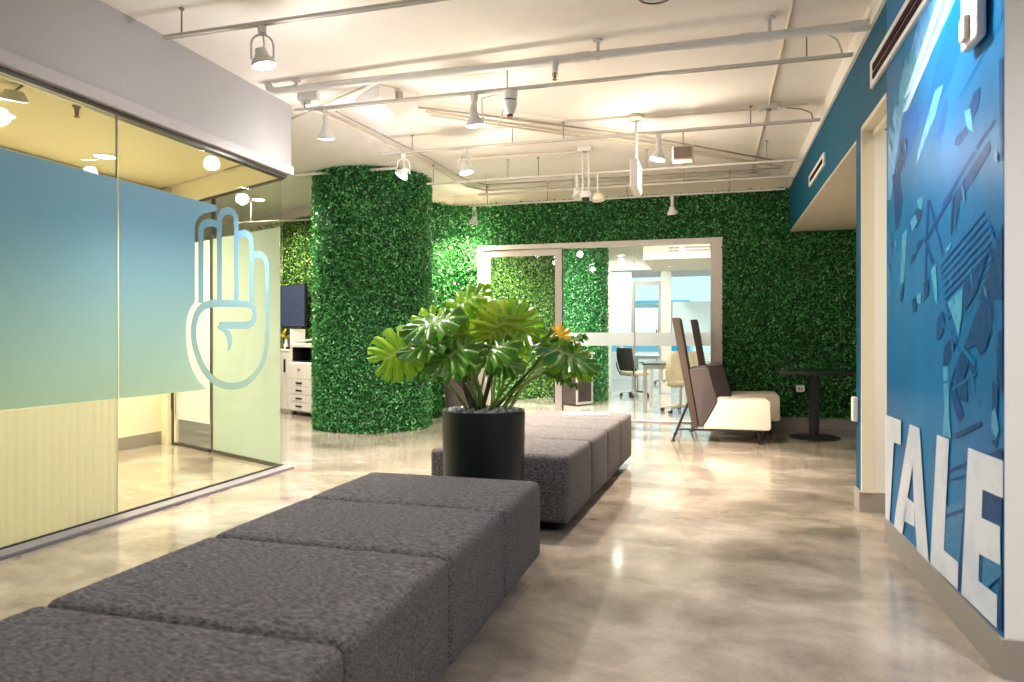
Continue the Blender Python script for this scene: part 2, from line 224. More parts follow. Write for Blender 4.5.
M['mural_mid'] = principled('mural mid blue', (.001, .12, .32), .36, spec=.1, noise=(1.6, (.003, .19, .44), .35, .7, (1, 1, .7)))
M['mural_deep'] = principled('mural deep blue', (.001, .115, .42), .38, spec=.08)
M['mural_navy'] = principled('mural navy', (.001, .045, .16), .38, spec=.08, noise=(30, (.001, .075, .23), .4, .6))
M['mural_teal'] = principled('mural dark teal', (.001, .06, .24), .38, spec=.08)
M['mural_cyan'] = principled('mural cyan', (.07, .40, .60), .36, spec=.25, noise=(25, (.02, .26, .50), .4, .65))
M['mural_pale'] = principled('mural pale blue', (.14, .46, .85), .34, spec=.3, noise=(9, (.02, .28, .72), .45, .6, (1, 3, 1)))
M['mural_white'] = principled('mural white streak', (.50, .74, .92), .34, spec=.3)
M['mural_light'] = principled('mural light teal', (.01, .22, .42), .36, spec=.25, noise=(28, (.008, .12, .32), .45, .6, (1, 1, 4)))
M['letter'] = principled('white mural lettering', (.72, .78, .86), .3, noise=(4, (.60, .68, .80), .45, .6))
M['screen'] = principled('dim display screen', (.03, .035, .06), .3, noise=(6, (.01, .02, .05), .4, .6, (1, 1, 6)), emit=((.10, .12, .22), .22))
M['printer'] = principled('off white machine plastic', (.72, .68, .66), .4)
M['brown'] = principled('taupe grille', (.22, .16, .13), .5)
M['bluefab'] = principled('blue chair shell', (.01, .22, .40), .4)
M['mesh_b'] = principled('black mesh', (.02, .022, .025), .6)
M['mesh_w'] = principled('ivory mesh', (.70, .60, .44), .5, bump=(200, .3))
M['beige'] = principled('beige plastic', (.60, .50, .36), .45)
M['chrome'] = principled('chrome', (.7, .7, .72), .15, metal=1)
M['tabletop'] = principled('white laminate', (.62, .60, .60), .3)
M['mag'] = principled('white paper', (.85, .82, .78), .5)
M['red'] = principled('red print', (.6, .06, .04), .5)
M['yellow'] = principled('yellow petals', (.85, .6, .03), .5)
M['redp'] = principled('red print on white', (.45, .10, .16), .5)
M['clear'] = principled('clear plastic lens', (.75, .72, .68), .15, spec=.8)

# ------------------------------------------------------------------ mesh building
class MB:
    def __init__(s): s.v = []; s.f = []; s.m = []; s.k = 0
    def add(s, vs, fs):
        o = len(s.v); s.v += [tuple(v) for v in vs]
        for f in fs: s.f.append(tuple(i+o for i in f)); s.m.append(s.k)
        return s
    def box(s, x0, y0, z0, x1, y1, z1):
        v = [(x0,y0,z0),(x1,y0,z0),(x1,y1,z0),(x0,y1,z0),(x0,y0,z1),(x1,y0,z1),(x1,y1,z1),(x0,y1,z1)]
        return s.add(v, [(0,3,2,1),(4,5,6,7),(0,1,5,4),(1,2,6,5),(2,3,7,6),(3,0,4,7)])
    def rbox(s, x0, y0, z0, x1, y1, z1, r=.03, n=5, puff=0):
        """box with rounded edges; puff swells the faces"""
        cx, cy, cz = (x0+x1)/2, (y0+y1)/2, (z0+z1)/2; hx, hy, hz = (x1-x0)/2, (y1-y0)/2, (z1-z0)/2
        r = min(r, hx, hy, hz)
        def coords(h):
            a = [-h + r*(1-math.cos(i*PI/2/n)) for i in range(n)]          # corner samples
            mid = [-(h-r) + 2*(h-r)*i/6 for i in range(7)]
            return a + mid + [-x for x in reversed(a)]
        ax = [coords(hx), coords(hy), coords(hz)]; H = (hx, hy, hz)
        idx = {}; vs = []; fs = []
        def vert(p):
            key = tuple(round(c, 6) for c in p)
            if key in idx: return idx[key]
            q = [max(-(H[i]-r), min(H[i]-r, p[i])) for i in range(3)]
            d = Vector([p[i]-q[i] for i in range(3)])
            if d.length > 1e-9: d = d.normalized()*r
            w = [q[i]+d[i] for i in range(3)]
            if puff:
                t = [1-(w[i]/H[i])**2 for i in range(3)]
                for i in range(3):
                    j, k = (i+1) % 3, (i+2) % 3
                    if abs(w[i]) > .5*H[i]: w[i] += math.copysign(puff*max(0, t[j])*max(0, t[k]), w[i])
            idx[key] = len(vs); vs.append((w[0]+cx, w[1]+cy, w[2]+cz)); return idx[key]
        for i in range(3):
            j, k = (i+1) % 3, (i+2) % 3
            for sgn in (-1, 1):
                A, B = ax[j], ax[k]
                for a in range(len(A)-1):
                    for b in range(len(B)-1):
                        q = []
                        for (u, w) in ((a,b),(a+1,b),(a+1,b+1),(a,b+1)):
                            p = [0,0,0]; p[i] = sgn*H[i]; p[j] = A[u]; p[k] = B[w]; q.append(vert(p))
                        if len(set(q)) < 3: continue
                        if sgn < 0: q.reverse()
                        q2 = []
                        for t in q:
                            if t not in q2: q2.append(t)
                        fs.append(tuple(q2))
        return s.add(vs, fs)
    def prism(s, pts, y0, y1):
        """polygon in (x, z) extruded along y"""
        n = len(pts)
        v = [(x, y0, z) for x, z in pts] + [(x, y1, z) for x, z in pts]
        return s.add(v, [tuple(range(n)), tuple(range(2*n-1, n-1, -1))] + [((i+1) % n, i, i+n, (i+1) % n+n) for i in range(n)])
    def vprism(s, pts, z0, z1):
        n = len(pts)
        v = [(x, y, z0) for x, y in pts] + [(x, y, z1) for x, y in pts]
        return s.add(v, [tuple(range(n-1, -1, -1)), tuple(range(n, 2*n))] + [(i, (i+1) % n, (i+1) % n+n, i+n) for i in range(n)])
    def tube(s, path, r, n=10, cap=True):
        P = [Vector(p) for p in path]; k = len(P)
        R = r if isinstance(r, (list, tuple)) else [r]*k
        T = [((P[min(i+1, k-1)]-P[max(i-1, 0)]).normalized()) for i in range(k)]
        up = Vector((0, 0, 1)) if abs(T[0].z) < .9 else Vector((1, 0, 0))
        a = T[0].cross(up).normalized(); vs = []
        for i in range(k):
            a = (a - T[i]*a.dot(T[i])).normalized(); b = T[i].cross(a)
            for j in range(n):
                t = 2*PI*j/n; vs.append(P[i] + a*math.cos(t)*R[i] + b*math.sin(t)*R[i])
        fs = [(i*n+j, i*n+(j+1) % n, (i+1)*n+(j+1) % n, (i+1)*n+j) for i in range(k-1) for j in range(n)]
        if cap: fs += [tuple(range(n-1, -1, -1)), tuple((k-1)*n+j for j in range(n))]
        return s.add(vs, fs)
    def lathe(s, prof, n=28, o=(0, 0, 0), ax=None, cap=True):
        """prof: (radius, height) pairs"""
        vs = []; fs = []
        rot = Matrix.Identity(3)
        if ax is not None: rot = Vector((0, 0, 1)).rotation_difference(Vector(ax)).to_matrix()
        for r, z in prof:
            for j in range(n):
                t = 2*PI*j/n; vs.append(Vector(o) + rot @ Vector((r*math.cos(t), r*math.sin(t), z)))
        k = len(prof)
        fs = [(i*n+j, i*n+(j+1) % n, (i+1)*n+(j+1) % n, (i+1)*n+j) for i in range(k-1) for j in range(n)]
        if cap and prof[0][0] > 1e-5: fs.append(tuple(range(n-1, -1, -1)))
        if cap and prof[-1][0] > 1e-5: fs.append(tuple((k-1)*n+j for j in range(n)))
        return s.add(vs, fs)
    def build(s, name, mats, parent=None, smooth=False, bevel=0, seg=2):
        me = bpy.data.meshes.new(name); me.from_pydata(s.v, [], s.f)
        if not isinstance(mats, (list, tuple)): mats = [mats]
        for m in mats: me.materials.append(m)
        if len(mats) > 1: me.polygons.foreach_set('material_index', s.m)
        me.polygons.foreach_set('use_smooth', [smooth]*len(me.polygons)); me.update()
        o = bpy.data.objects.new(name, me); COL.objects.link(o)
        if parent: o.parent = parent
        if bevel:
            b = o.modifiers.new('edge', 'BEVEL'); b.width = bevel; b.segments = seg; b.limit_method = 'ANGLE'; b.angle_limit = .6
        elif smooth:
            me.set_sharp_from_angle(angle=.7)
        return o
def thing(name, label, cat, loc=(0, 0, 0), rz=0, group=None):
    o = bpy.data.objects.new(name, None); COL.objects.link(o); o.empty_display_size = .1
    o.location = loc; o.rotation_euler = (0, 0, rz); o['label'] = label; o['category'] = cat
    if group: o['group'] = group
    return o
def tag(o, label, cat, group=None, loc=None):
    o['label'] = label; o['category'] = cat
    if group: o['group'] = group
    return o
def struct(o): o['kind'] = 'structure'; return o
def kids(o): return [c for c in bpy.data.objects if c.parent == o]
def dup(root, loc, rz, label, group=None):
    m = {}
    r = root.copy(); COL.objects.link(r); r.location = loc; r.rotation_euler = (0, 0, rz); r['label'] = label
    if group: r['group'] = group
    for ch in kids(root):
        c = ch.copy(); COL.objects.link(c); c.parent = r
        for g in kids(ch):
            d = g.copy(); COL.objects.link(d); d.parent = c
    return r

# ------------------------------------------------------------------ room shell
H = 3.20
HB = 3.05                                    # top of the hedge panels
XR = .95
GX = -3.63                                   # plane of the glass partition on the left
D1 = Vector((-.909, .416, 0)).normalized()   # direction of the slanted glass wall, going left and away
C0 = Vector((GX, 5.35, 0))
YB = 9.55
struct(MB().box(-11, -4, -.12, 5, 22, 0).build('floor', M['floor']))
cm = MB().box(-11, -4, H, 5, 22, H+.15)
struct(cm.build('ceiling', M['ceiling']))
# left: grey header over the glass partition and the room behind it
hb = MB()
hb.vprism([(-3.58, -4), (-3.58, 5.42), (-3.66, 5.47), (-4.6, 5.90), (-4.62, 5.84), (-3.7, 5.36), (-3.7, -4)], 2.60, H)
struct(hb.build('wall_left', M['grey']))
tr = MB()
tr.box(-3.66, -4, 2.575, -3.555, 5.43, 2.655)
struct(tr.build('trim_1', principled('white header trim', (.38, .36, .385), .4), bevel=.006))
t2 = MB(); t2.box(-3.67, -4, 2.545, -3.60, 5.38, 2.574)
struct(t2.build('trim_2', M['edge']))
pl = MB(); pl.box(-3.66, -4, 0, -3.515, 5.37, .022)
struct(pl.build('trim_3', M['lav'], bevel=.004))
# the room behind the glass
rw = MB(); rw.box(-5.95, -4, 0, -5.75, 6.31, 2.75)
struct(rw.build('wall_room', M['roomwall']))
rb = MB(); rb.box(-5.75, -4, 0, -5.735, 6.28, .13)
struct(rb.build('baseboard_room', M['base']))
rc = MB(); rc.vprism([(-5.95, -4), (-3.68, -4), (-3.68, 5.33), (-5.60, 6.21), (-5.95, 6.37)], 2.76, 2.80)
struct(rc.build('ceiling_room', M['roomceil']))
# back wall with the opening for the sliding door
bw = MB()
bw.box(-3.62, YB, 0, -3.22, YB+.16, H); bw.box(-3.22, YB, 2.45, .12, YB+.16, H); bw.box(.12, YB, 0, 2.8, YB+.16, H)
struct(bw.build('wall_back', M['cream']))
sw = MB(); sw.vprism([(-3.60, 9.57), (-3.62, 9.70), (-5.2, 9.45), (-8.8, 11.2), (-8.9, 11.05), (-5.0, 9.2), (-4.36, 8.55), (-4.28, 8.50)], 0, H)
struct(sw.build('wall_far_left', M['cream']))
bb = MB(); bb.box(.14, YB-.035, 0, 2.5, YB, .135)
struct(bb.build('baseboard_back', M['grey']))
# right wall: end face and mural wall, door opening, blue pier, bulkhead over the alcove
rw = MB()
rw.box(XR, 2.73, 0, 1.10, 4.38, H)
struct(rw.build('wall_right', M['white']))
wb = MB(); wb.box(1.10, 2.73, 0, 4.2, 2.90, H)
struct(wb.build('wall_front_right', M['white']))
mb = MB(); mb.box(XR-.014, 2.73, 0, XR, 4.38, .132); mb.box(XR-.014, 2.716, 0, 4.2, 2.73, .132)
struct(mb.build('baseboard_right', M['base']))
dh = MB(); dh.box(XR, 4.38, 2.53, 1.10, 5.07, H); dh.box(XR, 5.07, 2.50, 1.10, 5.23, H)
dh.box(XR, 5.23, 2.50, 1.10, YB, H)
struct(dh.build('wall_bulkhead', M['blue']))
so = MB(); so.box(XR+.002, 5.23, 2.485, 2.8, YB, 2.5)
struct(so.build('ceiling_alcove', M['cream']))
pr = MB(); pr.box(XR, 5.07, 0, 3.6, 5.23, 2.5)
pr.k = 1; pr.box(XR-.004, 5.075, .132, XR, 5.235, 2.5); pr.box(XR-.004, 5.231, .132, 3.0, 5.235, 2.485)
struct(pr.build('wall_pier', [M['white'], M['blue']]))
pb = MB(); pb.box(XR-.018, 5.07, 0, XR, 5.235, .13); pb.box(XR-.018, 5.056, 0, 1.5, 5.07, .13)
struct(pb.build('baseboard_pier', M['base']))
dj = MB(); dj.box(XR-.006, 5.045, .13, 1.02, 5.069, 2.53); dj.box(XR-.006, 4.38, 2.50, 1.08, 5.069, 2.53); dj.box(1.01, 4.40, 2.46, 1.05, 5.05, 2.50)
struct(dj.build('trim_4', M['cream']))
sf = MB(); sf.box(.928, -4, 3.05, XR-.001, YB-.08, H-.002); struct(sf.build('trim_15', M['ceiling']))
ar = MB(); ar.box(2.5, 5.23, 0, 2.65, YB, 2.5); struct(ar.build('wall_alcove', M['white']))
nr = MB(); nr.box(3.5, 2.9, 0, 3.65, 5.07, H); struct(nr.build('wall_side_room', M['roomwall']))
struct(MB().box(-5.95, -4.15, 0, 4.4, -4, H).build('wall_rear', M['white']))
struct(MB().box(4.2, -4, 0, 4.35, 5.23, H).build('wall_side', M['white']))
struct(MB().box(-11, -4, 0, -10.8, 22, H).build('wall_far', M['white']))

# ------------------------------------------------------------------ mural
mu = thing('mural', 'large blue city photograph mural with white TALE lettering on the right wall', 'mural', (XR, 2.73, .132))
def sheet(pts, off, name, mat, thick=.0008, parent=None):
    """flat printed shape on the right wall; pts are (y, z)"""
    n = len(pts); o = Vector((XR, 2.73, .132))
    v = [(-off-thick, y-2.73, z-.132) for y, z in pts] + [(-off, y-2.73, z-.132) for y, z in pts]
    b = MB(); b.add(v, [tuple(range(n)), tuple(range(2*n-1, n-1, -1))] + [(i, (i+1) % n, (i+1) % n+n, i+n) for i in range(n)])
    return b.build(name, mat, parent)
kinds = ['mid', 'deep', 'navy', 'teal', 'cyan', 'pale', 'white', 'light', 'hatch']
g = MB(); g.box(-.002, 0, 0, 0, 1.65, H-.14)
mats = [M['mural_'+k] for k in kinds[:8]]
def clip_poly(P):
    return [(max(2.735, min(4.375, y)), max(.136, min(H-.01, z))) for y, z in P]
for i, (k, P) in enumerate(MURAL):
    P = clip_poly(P); off = .002 + .00006*(i+1)
    if k == 'hatch':
        g.k = kinds.index('teal')
        for j in range(9):      # parallel steel beams
            a = (4.16-.045*j, 1.30+.012*j); b_ = (3.12-.004*j, 2.02-.085*j)
            w = .013
            pts = [a, (a[0]-w*.4, a[1]-w*1.4), (b_[0]-w*.4, b_[1]-w*1.4), b_]
            pts = clip_poly(pts)
            g.add([(-off-.0004, y-2.73, z-.132) for y, z in pts], [(0, 1, 2, 3)])
        continue
    g.k = kinds.index(k)
    g.add([(-off-.0004, y-2.73, z-.132) for y, z in P], [tuple(range(len(P)))])
rr = random.Random(4)
for k in range(38):             # small jagged bits of the city print
    g.k = kinds.index(rr.choice(['navy', 'light', 'teal', 'light', 'deep', 'cyan']))
    if rr.random() < .5: y = rr.uniform(3.9, 4.3); z = rr.uniform(1.5, 2.75)
    else: y = rr.uniform(2.78, 3.3); z = rr.uniform(.9, 1.9)
    L_ = rr.uniform(.02, .09); W_ = rr.uniform(.003, .014); a = rr.uniform(.7, 1.3)
    P = [(y+L_*math.cos(a), z+L_*math.sin(a)), (y-W_, z+W_*.4), (y-L_*.8*math.cos(a), z-L_*math.sin(a)), (y+W_*1.2, z-W_)]
    P = clip_poly(P); off = .0062+.00002*k
    g.add([(-off, q-2.73, w-.132) for q, w in P], [tuple(range(4))])
g.build('printed_panel', mats, mu)
for nm in ('letter_t', 'letter_a', 'letter_l', 'letter_e'):
    b = MB()
    for k, P in LETTERS:
        if not k.startswith(nm): continue
        n = len(P); o0, o1 = .0076, .0082
        v = [(-o1, y-2.73, z-.132) for y, z in P] + [(-o0, y-2.73, z-.132) for y, z in P]
        b.add(v, [tuple(range(n)), tuple(range(2*n-1, n-1, -1))] + [(i, (i+1) % n, (i+1) % n+n, i+n) for i in range(n)])
    b.build('letter', M['letter'], mu)

# vents and alarm on the blue wall
M['slot'] = principled('painted slot shade', (.03, .008, .010), .8, spec=.1)
def wall_vent(y0, y1, z0, z1, label):
    t = thing('wall_vent', label, 'vent', (XR-.001, y0, z0), 0, None)
    L_ = y1-y0; h = z1-z0
    b = MB()
    b.box(-.02, 0, 0, -.001, L_, .03); b.box(-.02, 0, h-.03, -.001, L_, h); b.box(-.02, 0, .03, -.001, .06, h-.03); b.box(-.02, L_-.06, .03, -.001, L_, h-.03)
    b.box(-.012, .06, .03, -.001, L_-.06, h-.03)
    b.build('frame', M['white'], t, bevel=.002)
    for k in (0, 1):
        z = .036+(h-.072)*(.02+.56*k)
        MB().box(-.0215, .07, z, -.0125, L_-.07, z+(h-.072)*.36).build('dark_strip', M['slot'], t)  # dark strip on the plate paints the shade of the opening
    return t
wall_vent(3.45, 4.72, 2.665, 2.83, 'long white slot vent high on the blue wall, beside the mural top')
wall_vent(6.58, 7.54, 2.645, 2.755, 'smaller white slot vent on the blue bulkhead near the hedge wall')
al = thing('alarm_strobe', 'white fire alarm strobe mounted high on the blue mural', 'alarm', (XR-.012, 2.93, 2.33))
MB().rbox(-.035, -.085, -.11, 0, .085, .35, .012, 3).build('housing', M['fixture'], al, True)
MB().rbox(-.055, -.02, -.09, -.033, .04, .00, .01, 3).build('strobe_lens', M['clear'], al, True)
b = MB()
for k, (y, z) in enumerate(((-.05, .02), (-.05, .055), (-.05, .09), (-.05, .125), (-.05, .16))):   # small red letters reading FIRE, unreadable beyond strokes
    b.box(-.0362, y-.012, z, -.035, y+.012, z+.008); b.box(-.0362, y-.012, z, -.035, y-.006, z+.024)
b.build('lettering', M['redp'], al)
so_ = thing('socket_box', 'small white box low on the edge of the blue pier beside the doorway', 'socket', (XR-.0045, 5.19, .58))
MB().rbox(-.035, -.035, 0, 0, .035, .165, .008, 3).build('cover', M['white'], so_, True)

# ------------------------------------------------------------------ green walls
def hedge(name, label, surf, area, n_per, mat, base, lsize=.034, group=None, seed=1):
    """surf(u, v) -> point, normal arrays; one leafy mesh over one backing mesh"""
    r = np.random.default_rng(seed); n = int(area*n_per)
    t = thing(name, label, 'green wall', base); base = np.array(base)
    p, nn = surf(r.random(n), r.random(n)); p = p - base
    depth = r.random((n, 1))*.05+.005
    p = p + nn*depth
    d = r.normal(size=(n, 3)); d /= np.linalg.norm(d, axis=1)[:, None]
    ax = d - .55*nn*np.sum(d*nn, 1)[:, None] + nn*.35; ax /= np.linalg.norm(ax, axis=1)[:, None]
    w = np.cross(ax, r.normal(size=(n, 3))+nn*0); w /= np.linalg.norm(w, axis=1)[:, None]
    up = np.cross(ax, w)
    L_ = lsize*(.7+.6*r.random((n, 1))); W_ = L_*.34
    v = np.empty((n, 4, 3))
    v[:, 0] = p - ax*L_*.5; v[:, 1] = p + w*W_ + up*L_*.08; v[:, 2] = p + ax*L_*.5; v[:, 3] = p - w*W_ + up*L_*.08
    me = bpy.data.meshes.new(name+'_leaves'); me.vertices.add(n*4); me.vertices.foreach_set('co', v.reshape(-1))
    me.loops.add(n*4); me.loops.foreach_set('vertex_index', np.arange(n*4)); me.polygons.add(n)
    me.polygons.foreach_set('loop_start', np.arange(n)*4); me.polygons.foreach_set('loop_total', np.full(n, 4)); me.update(calc_edges=True)
    me.materials.append(mat); o = bpy.data.objects.new('foliage', me); COL.objects.link(o); o.parent = t
    return t
def quadsurf(a, b, z0, z1):
    """vertical panel from a to b (x, y); leaves grow on the left-hand side of a->b"""
    a = np.array([a[0], a[1], 0.]); b = np.array([b[0], b[1], 0.]); d = (b-a)/np.linalg.norm(b-a); n = np.array([-d[1], d[0], 0])
    def f(u, v):
        p = a + (b-a)*u[:, None]; p[:, 2] = z0+(z1-z0)*v
        return p, np.repeat(n[None], len(u), 0)
    return f, float(np.linalg.norm(b-a)*(z1-z0))
def multi(*fs):
    tot = sum(a for _, a in fs)
    def f(u, v):
        P = []; Q = []; s = 0; n = len(u)
        for i, (g_, a) in enumerate(fs):
            e = n if i == len(fs)-1 else s+int(n*a/tot)
            p, q = g_(u[s:e], v[s:e]); P.append(p); Q.append(q); s = e
        return np.concatenate(P), np.concatenate(Q)
    return f, tot
DENS = 3300
y_ = YB-.02
S_, A_ = multi(quadsurf((-3.22, y_), (-3.60, y_), .0, HB), quadsurf((.12, y_), (-3.22, y_), 2.45, HB), quadsurf((.97, y_), (.12, y_), .13, HB), quadsurf((2.3, y_), (.97, y_), .13, 2.49), quadsurf((-3.60, y_), (-4.28, 8.52), 0, HB))
hw = hedge('hedge_wall', 'green boxwood hedge covering the back wall around the sliding glass door', S_, A_, DENS, M['hedge'], (-1, YB, 0), seed=1)
b = MB()
def slab(b, a, c, z0, z1, o=(0, 0), th=.02):
    d = Vector((c[0]-a[0], c[1]-a[1])).normalized(); n = Vector((-d.y, d.x))
    q = [(a[0]-o[0], a[1]-o[1]), (c[0]-o[0], c[1]-o[1]), (c[0]+n.x*th-o[0], c[1]+n.y*th-o[1]), (a[0]+n.x*th-o[0], a[1]+n.y*th-o[1])]
    b.vprism(q, z0, z1)
for (a, c, z0, z1) in (((-3.22, YB-.001), (-3.60, YB-.001), 0, HB-.002), ((.12, YB-.001), (-3.22, YB-.001), 2.45, HB-.002), ((.945, YB-.001), (.12, YB-.001), .137, HB-.002), ((2.3, YB-.001), (.945, YB-.001), .137, 2.484), ((-3.60, YB-.001), (-4.28, 8.50), 0, HB-.002)):
    slab(b, a, c, z0, z1, (-1, YB))
b.build('backing', M['hedge_base'], hw)
CC = (-4.23, 8.24); CR = .74
def cyl(cx, cy, r, z0, z1, a0=0, a1=2*PI):
    def f(u, v):
        t = a0+(a1-a0)*u; n = np.stack([np.cos(t), np.sin(t), 0*t], 1)
        p = np.array([cx, cy, 0.])+n*r; p[:, 2] = z0+(z1-z0)*v; return p, n
    return f, r*(a1-a0)*(z1-z0)
S_, A_ = cyl(CC[0], CC[1], CR-.03, 0.0, H, -PI*1.05, PI*.15)
hc = hedge('hedge_column', 'thick round column wrapped in green boxwood hedge, left of the potted plant', S_, A_, DENS, M['hedge'], (CC[0], CC[1], 0), seed=2)
MB().lathe([(CR-.03, .0), (CR-.03, H-.001)], 48).build('backing', M['hedge_base'], hc, True)
# (leaves on the hall side)
hl = hedge('hedge_wall', 'yellow green hedge wall behind the wall mounted screen and printer', quadsurf((-5.02, 9.13), (-8.3, 10.80), 0, HB)[0], 3.6*HB, 1900, M['hedge_y'], (-6.4, 9.9, 0), seed=3)
b = MB(); slab(b, (-5.02, 9.17), (-8.3, 10.84), 0, HB-.002, (-6.4, 9.9)); b.build('backing', M['hedge_base'], hl)
S_, A_ = quadsurf((-2.17, 14.55), (-3.75, 11.75), 0, H)
# interior hedge: faces the sliding door
S2, A2 = quadsurf((-2.17, 14.6), (-4.1, 11.2), 0, H)
def flip(f):
    def g_(u, v):
        p, n = f(u, v); return p, -n
    return g_
hi = hedge('hedge_wall', 'hedge wall seen inside through the sliding glass door', S2, A2, 2400, M['hedge_y'], (-3, 13, 0), lsize=.04, seed=4)
b = MB(); b.vprism([(-2.17+3, 14.6-13), (-4.1+3, 11.2-13), (-4.2+3, 11.28-13), (-2.27+3, 14.66-13)], 0, H-.002); b.build('backing', M['hedge_base'], hi)
S_, A_ = cyl(-2.25, 12.6, .40, 0, H)
hd = hedge('hedge_column', 'narrow hedge wrapped column behind the fixed glass pane', S_, A_, 2600, M['hedge'], (-2.25, 12.6, 0), lsize=.036, seed=5)
MB().lathe([(.40, 0), (.40, H-.001)], 32).build('backing', M['hedge_base'], hd, True)
ou = thing('wall_outlet', 'small white outlet plate low in the hedge, left of the black table post', 'outlet', (1.07, YB-.075, .46))
MB().rbox(-.05, -.012, 0, .05, .012, .085, .005, 2).build('plate', M['white'], ou, True)
b = MB(); b.box(-.02, -.014, .02, -.008, -.0121, .05); b.box(.008, -.014, .02, .02, -.0121, .05); b.build('socket', M['black'], ou)
MB().rbox(-.035, -.009, .015, .035, .06, .06, .004, 2).build('mounting_box', M['white'], ou, True)

# ------------------------------------------------------------------ left glass partition with printed film and hand sign
def pane(name, a, c, z0, z1, th, mat):
    b = MB(); d = (Vector(c)-Vector(a)).normalized(); n = Vector((-d.y, d.x))*th/2
    b.vprism([(a[0]+n.x, a[1]+n.y), (a[0]-n.x, a[1]-n.y), (c[0]-n.x, c[1]-n.y), (c[0]+n.x, c[1]+n.y)], z0, z1)
    return struct(b.build(name, mat))
p1 = pane('window_1', (GX, -4), (GX, 3.575), .022, 2.545, .012, M['glass'])
p2 = pane('window_2', (GX, 3.585), (GX, 5.345), .022, 2.545, .012, M['glass'])
b = MB(); b.box(GX-.006, 3.576, .022, GX+.006, 3.584, 2.545); j = struct(b.build('trim_5', M['gedge']))
b = MB(); b.box(GX-.007, -4, .022, GX+.007, 5.345, .034); j = struct(b.build('trim_6', M['edge']))
FX = GX+.0085
def film(name, mat, polys, parent, x=FX, th=.001):
    b = MB()
    for P in polys:
        n = len(P)
        v = [(x+th, y, z) for y, z in P] + [(x, y, z) for y, z in P]
        b.add(v, [tuple(range(n)), tuple(range(2*n-1, n-1, -1))] + [(i, (i+1) % n, (i+1) % n+n, i+n) for i in range(n)])
    return b.build(name, mat, parent)
film('blue_film', M['film'], [[(-4, .76), (3.572, .76), (3.572, 2.15), (-4, 2.15)]], p1)
edge_y = CUT[0][0]
P = [(3.588, .76)]
P += [(edge_y, .76)] + [q for q in reversed(CUT)] + [(edge_y, 2.15), (3.588, 2.15)]
P = [(y, max(z, .76)) for y, z in P]
film('blue_film', M['film'], [P], p2)
def ribbon(path, w, closed=False):
    P = [Vector(p) for p in path]; n = len(P); polys = []
    # smooth the path (Chaikin) so the curves read round
    for _ in range(2):
        Q = [P[0]]
        for i in range(n-1):
            a, c = P[i], P[i+1]
            if (c-a).length > .12: Q += [a.lerp(c, .06/(c-a).length*.5), c.lerp(a, .06/(c-a).length*.5)]
            else: Q += [a*.75+c*.25, a*.25+c*.75]
        Q.append(P[-1]); P = Q; n = len(P)
    L_ = []; R_ = []
    for i in range(n):
        t = (P[min(i+1, n-1)]-P[max(i-1, 0)]); t.normalize(); nn = Vector((-t.y, t.x))*w/2
        L_.append(P[i]+nn); R_.append(P[i]-nn)
    return L_, R_
hs = MB()
for path in (HAND_A, HAND_B, HAND_C, HAND_D):
    L_, R_ = ribbon(path, .056); n = len(L_); k = (0, .0003, .0006, .0009)[(HAND_A, HAND_B, HAND_C, HAND_D).index(path)]
    x0, x1 = FX+k, FX+k+.001
    v = [(x1, p.x, p.y) for p in L_]+[(x1, p.x, p.y) for p in R_]
    hs.add(v, [(i, i+1, n+i+1, n+i) for i in range(n-1)])
n = len(HAND_TAIL); hs.add([(FX+.0022, y, z) for y, z in HAND_TAIL], [tuple(range(n))])
hs.build('hand_sign', M['stroke'], p2)
# fluted film low on the first pane
b = MB(); n = 760; y0, y1 = -1.0, 3.57; vs = []; fs = []
for i in range(n+1):
    y = y0+(y1-y0)*i/n; x = FX+.004+.0035*math.cos(2*PI*y/.055)
    vs += [(x, y, .036), (x, y, .757)]
fs = [(2*i, 2*i+2, 2*i+3, 2*i+1) for i in range(n)]
b.add(vs, fs); b.build('fluted_film', M['flute'], p1, True)
# slanted glass wall: fixed frosted pane, then the door
def onD(t): q = C0+D1*t; return (q.x, q.y)
p3 = pane('window_3', onD(.012), onD(1.24), .022, 2.53, .012, M['glass2'])
DN = Vector((-D1.y, D1.x, 0))                 # towards the camera side or away
if DN.y > 0: DN = -DN
def slant(b, t0, t1, z0, z1, off, th):
    a = C0+D1*t0+DN*off; c = C0+D1*t1+DN*off; e = DN*th
    b.vprism([(a.x, a.y), (c.x, c.y), (c.x+e.x, c.y+e.y), (a.x+e.x, a.y+e.y)], z0, z1); return b
slant(MB(), .012, 1.235, .036, 2.12, .007, .001).build('frosted_film', M['frost'], p3)
b = MB(); slant(b, .0, 1.24, .0, .034, -.012, .024); slant(b, .0, 2.13, 2.53, 2.546, -.02, .03); slant(b, 1.235, 1.27, 0, 2.53, -.02, .03)
struct(b.build('trim_7', M['edge']))
b = MB(); slant(b, .02, 2.13, 2.548, 2.76, -.035, .05)
struct(b.build('trim_8', M['roomwall']))
b = MB(); slant(b, 2.14, 2.50, 0, 2.75, -.06, .12); struct(b.build('wall_slant', M['roomwall']))
dr = bpy.data.objects.new('door_1', None); COL.objects.link(dr); dr['kind'] = 'structure'
t0, t1 = 1.30, 2.10
slant(MB(), t0, t1, .02, 2.52, -.006, .012).build('door_glass', M['glass2'], dr)
slant(MB(), t0+.0, t1-.03, .28, 2.12, .007, .001).build('frosted_film', M['frostw'], dr)
b = MB(); slant(b, t1-.0, t1+.035, 0, 2.53, -.02, .04); slant(b, t0, t1, 0.004, .026, -.02, .04); b.build('hinge_rail', M['edge'], dr)
b = MB(); a = C0+D1*(t1-.075)+DN*.06
b.tube([(a.x, a.y, .38), (a.x, a.y, 1.9)], .012, 8); b.build('door_handle', M['edge'], dr, True)
b = MB(); slant(b, t1-.06, t1, .02, 2.52, .007, .001); b.build('frame_edge', M['roomwall'], dr)

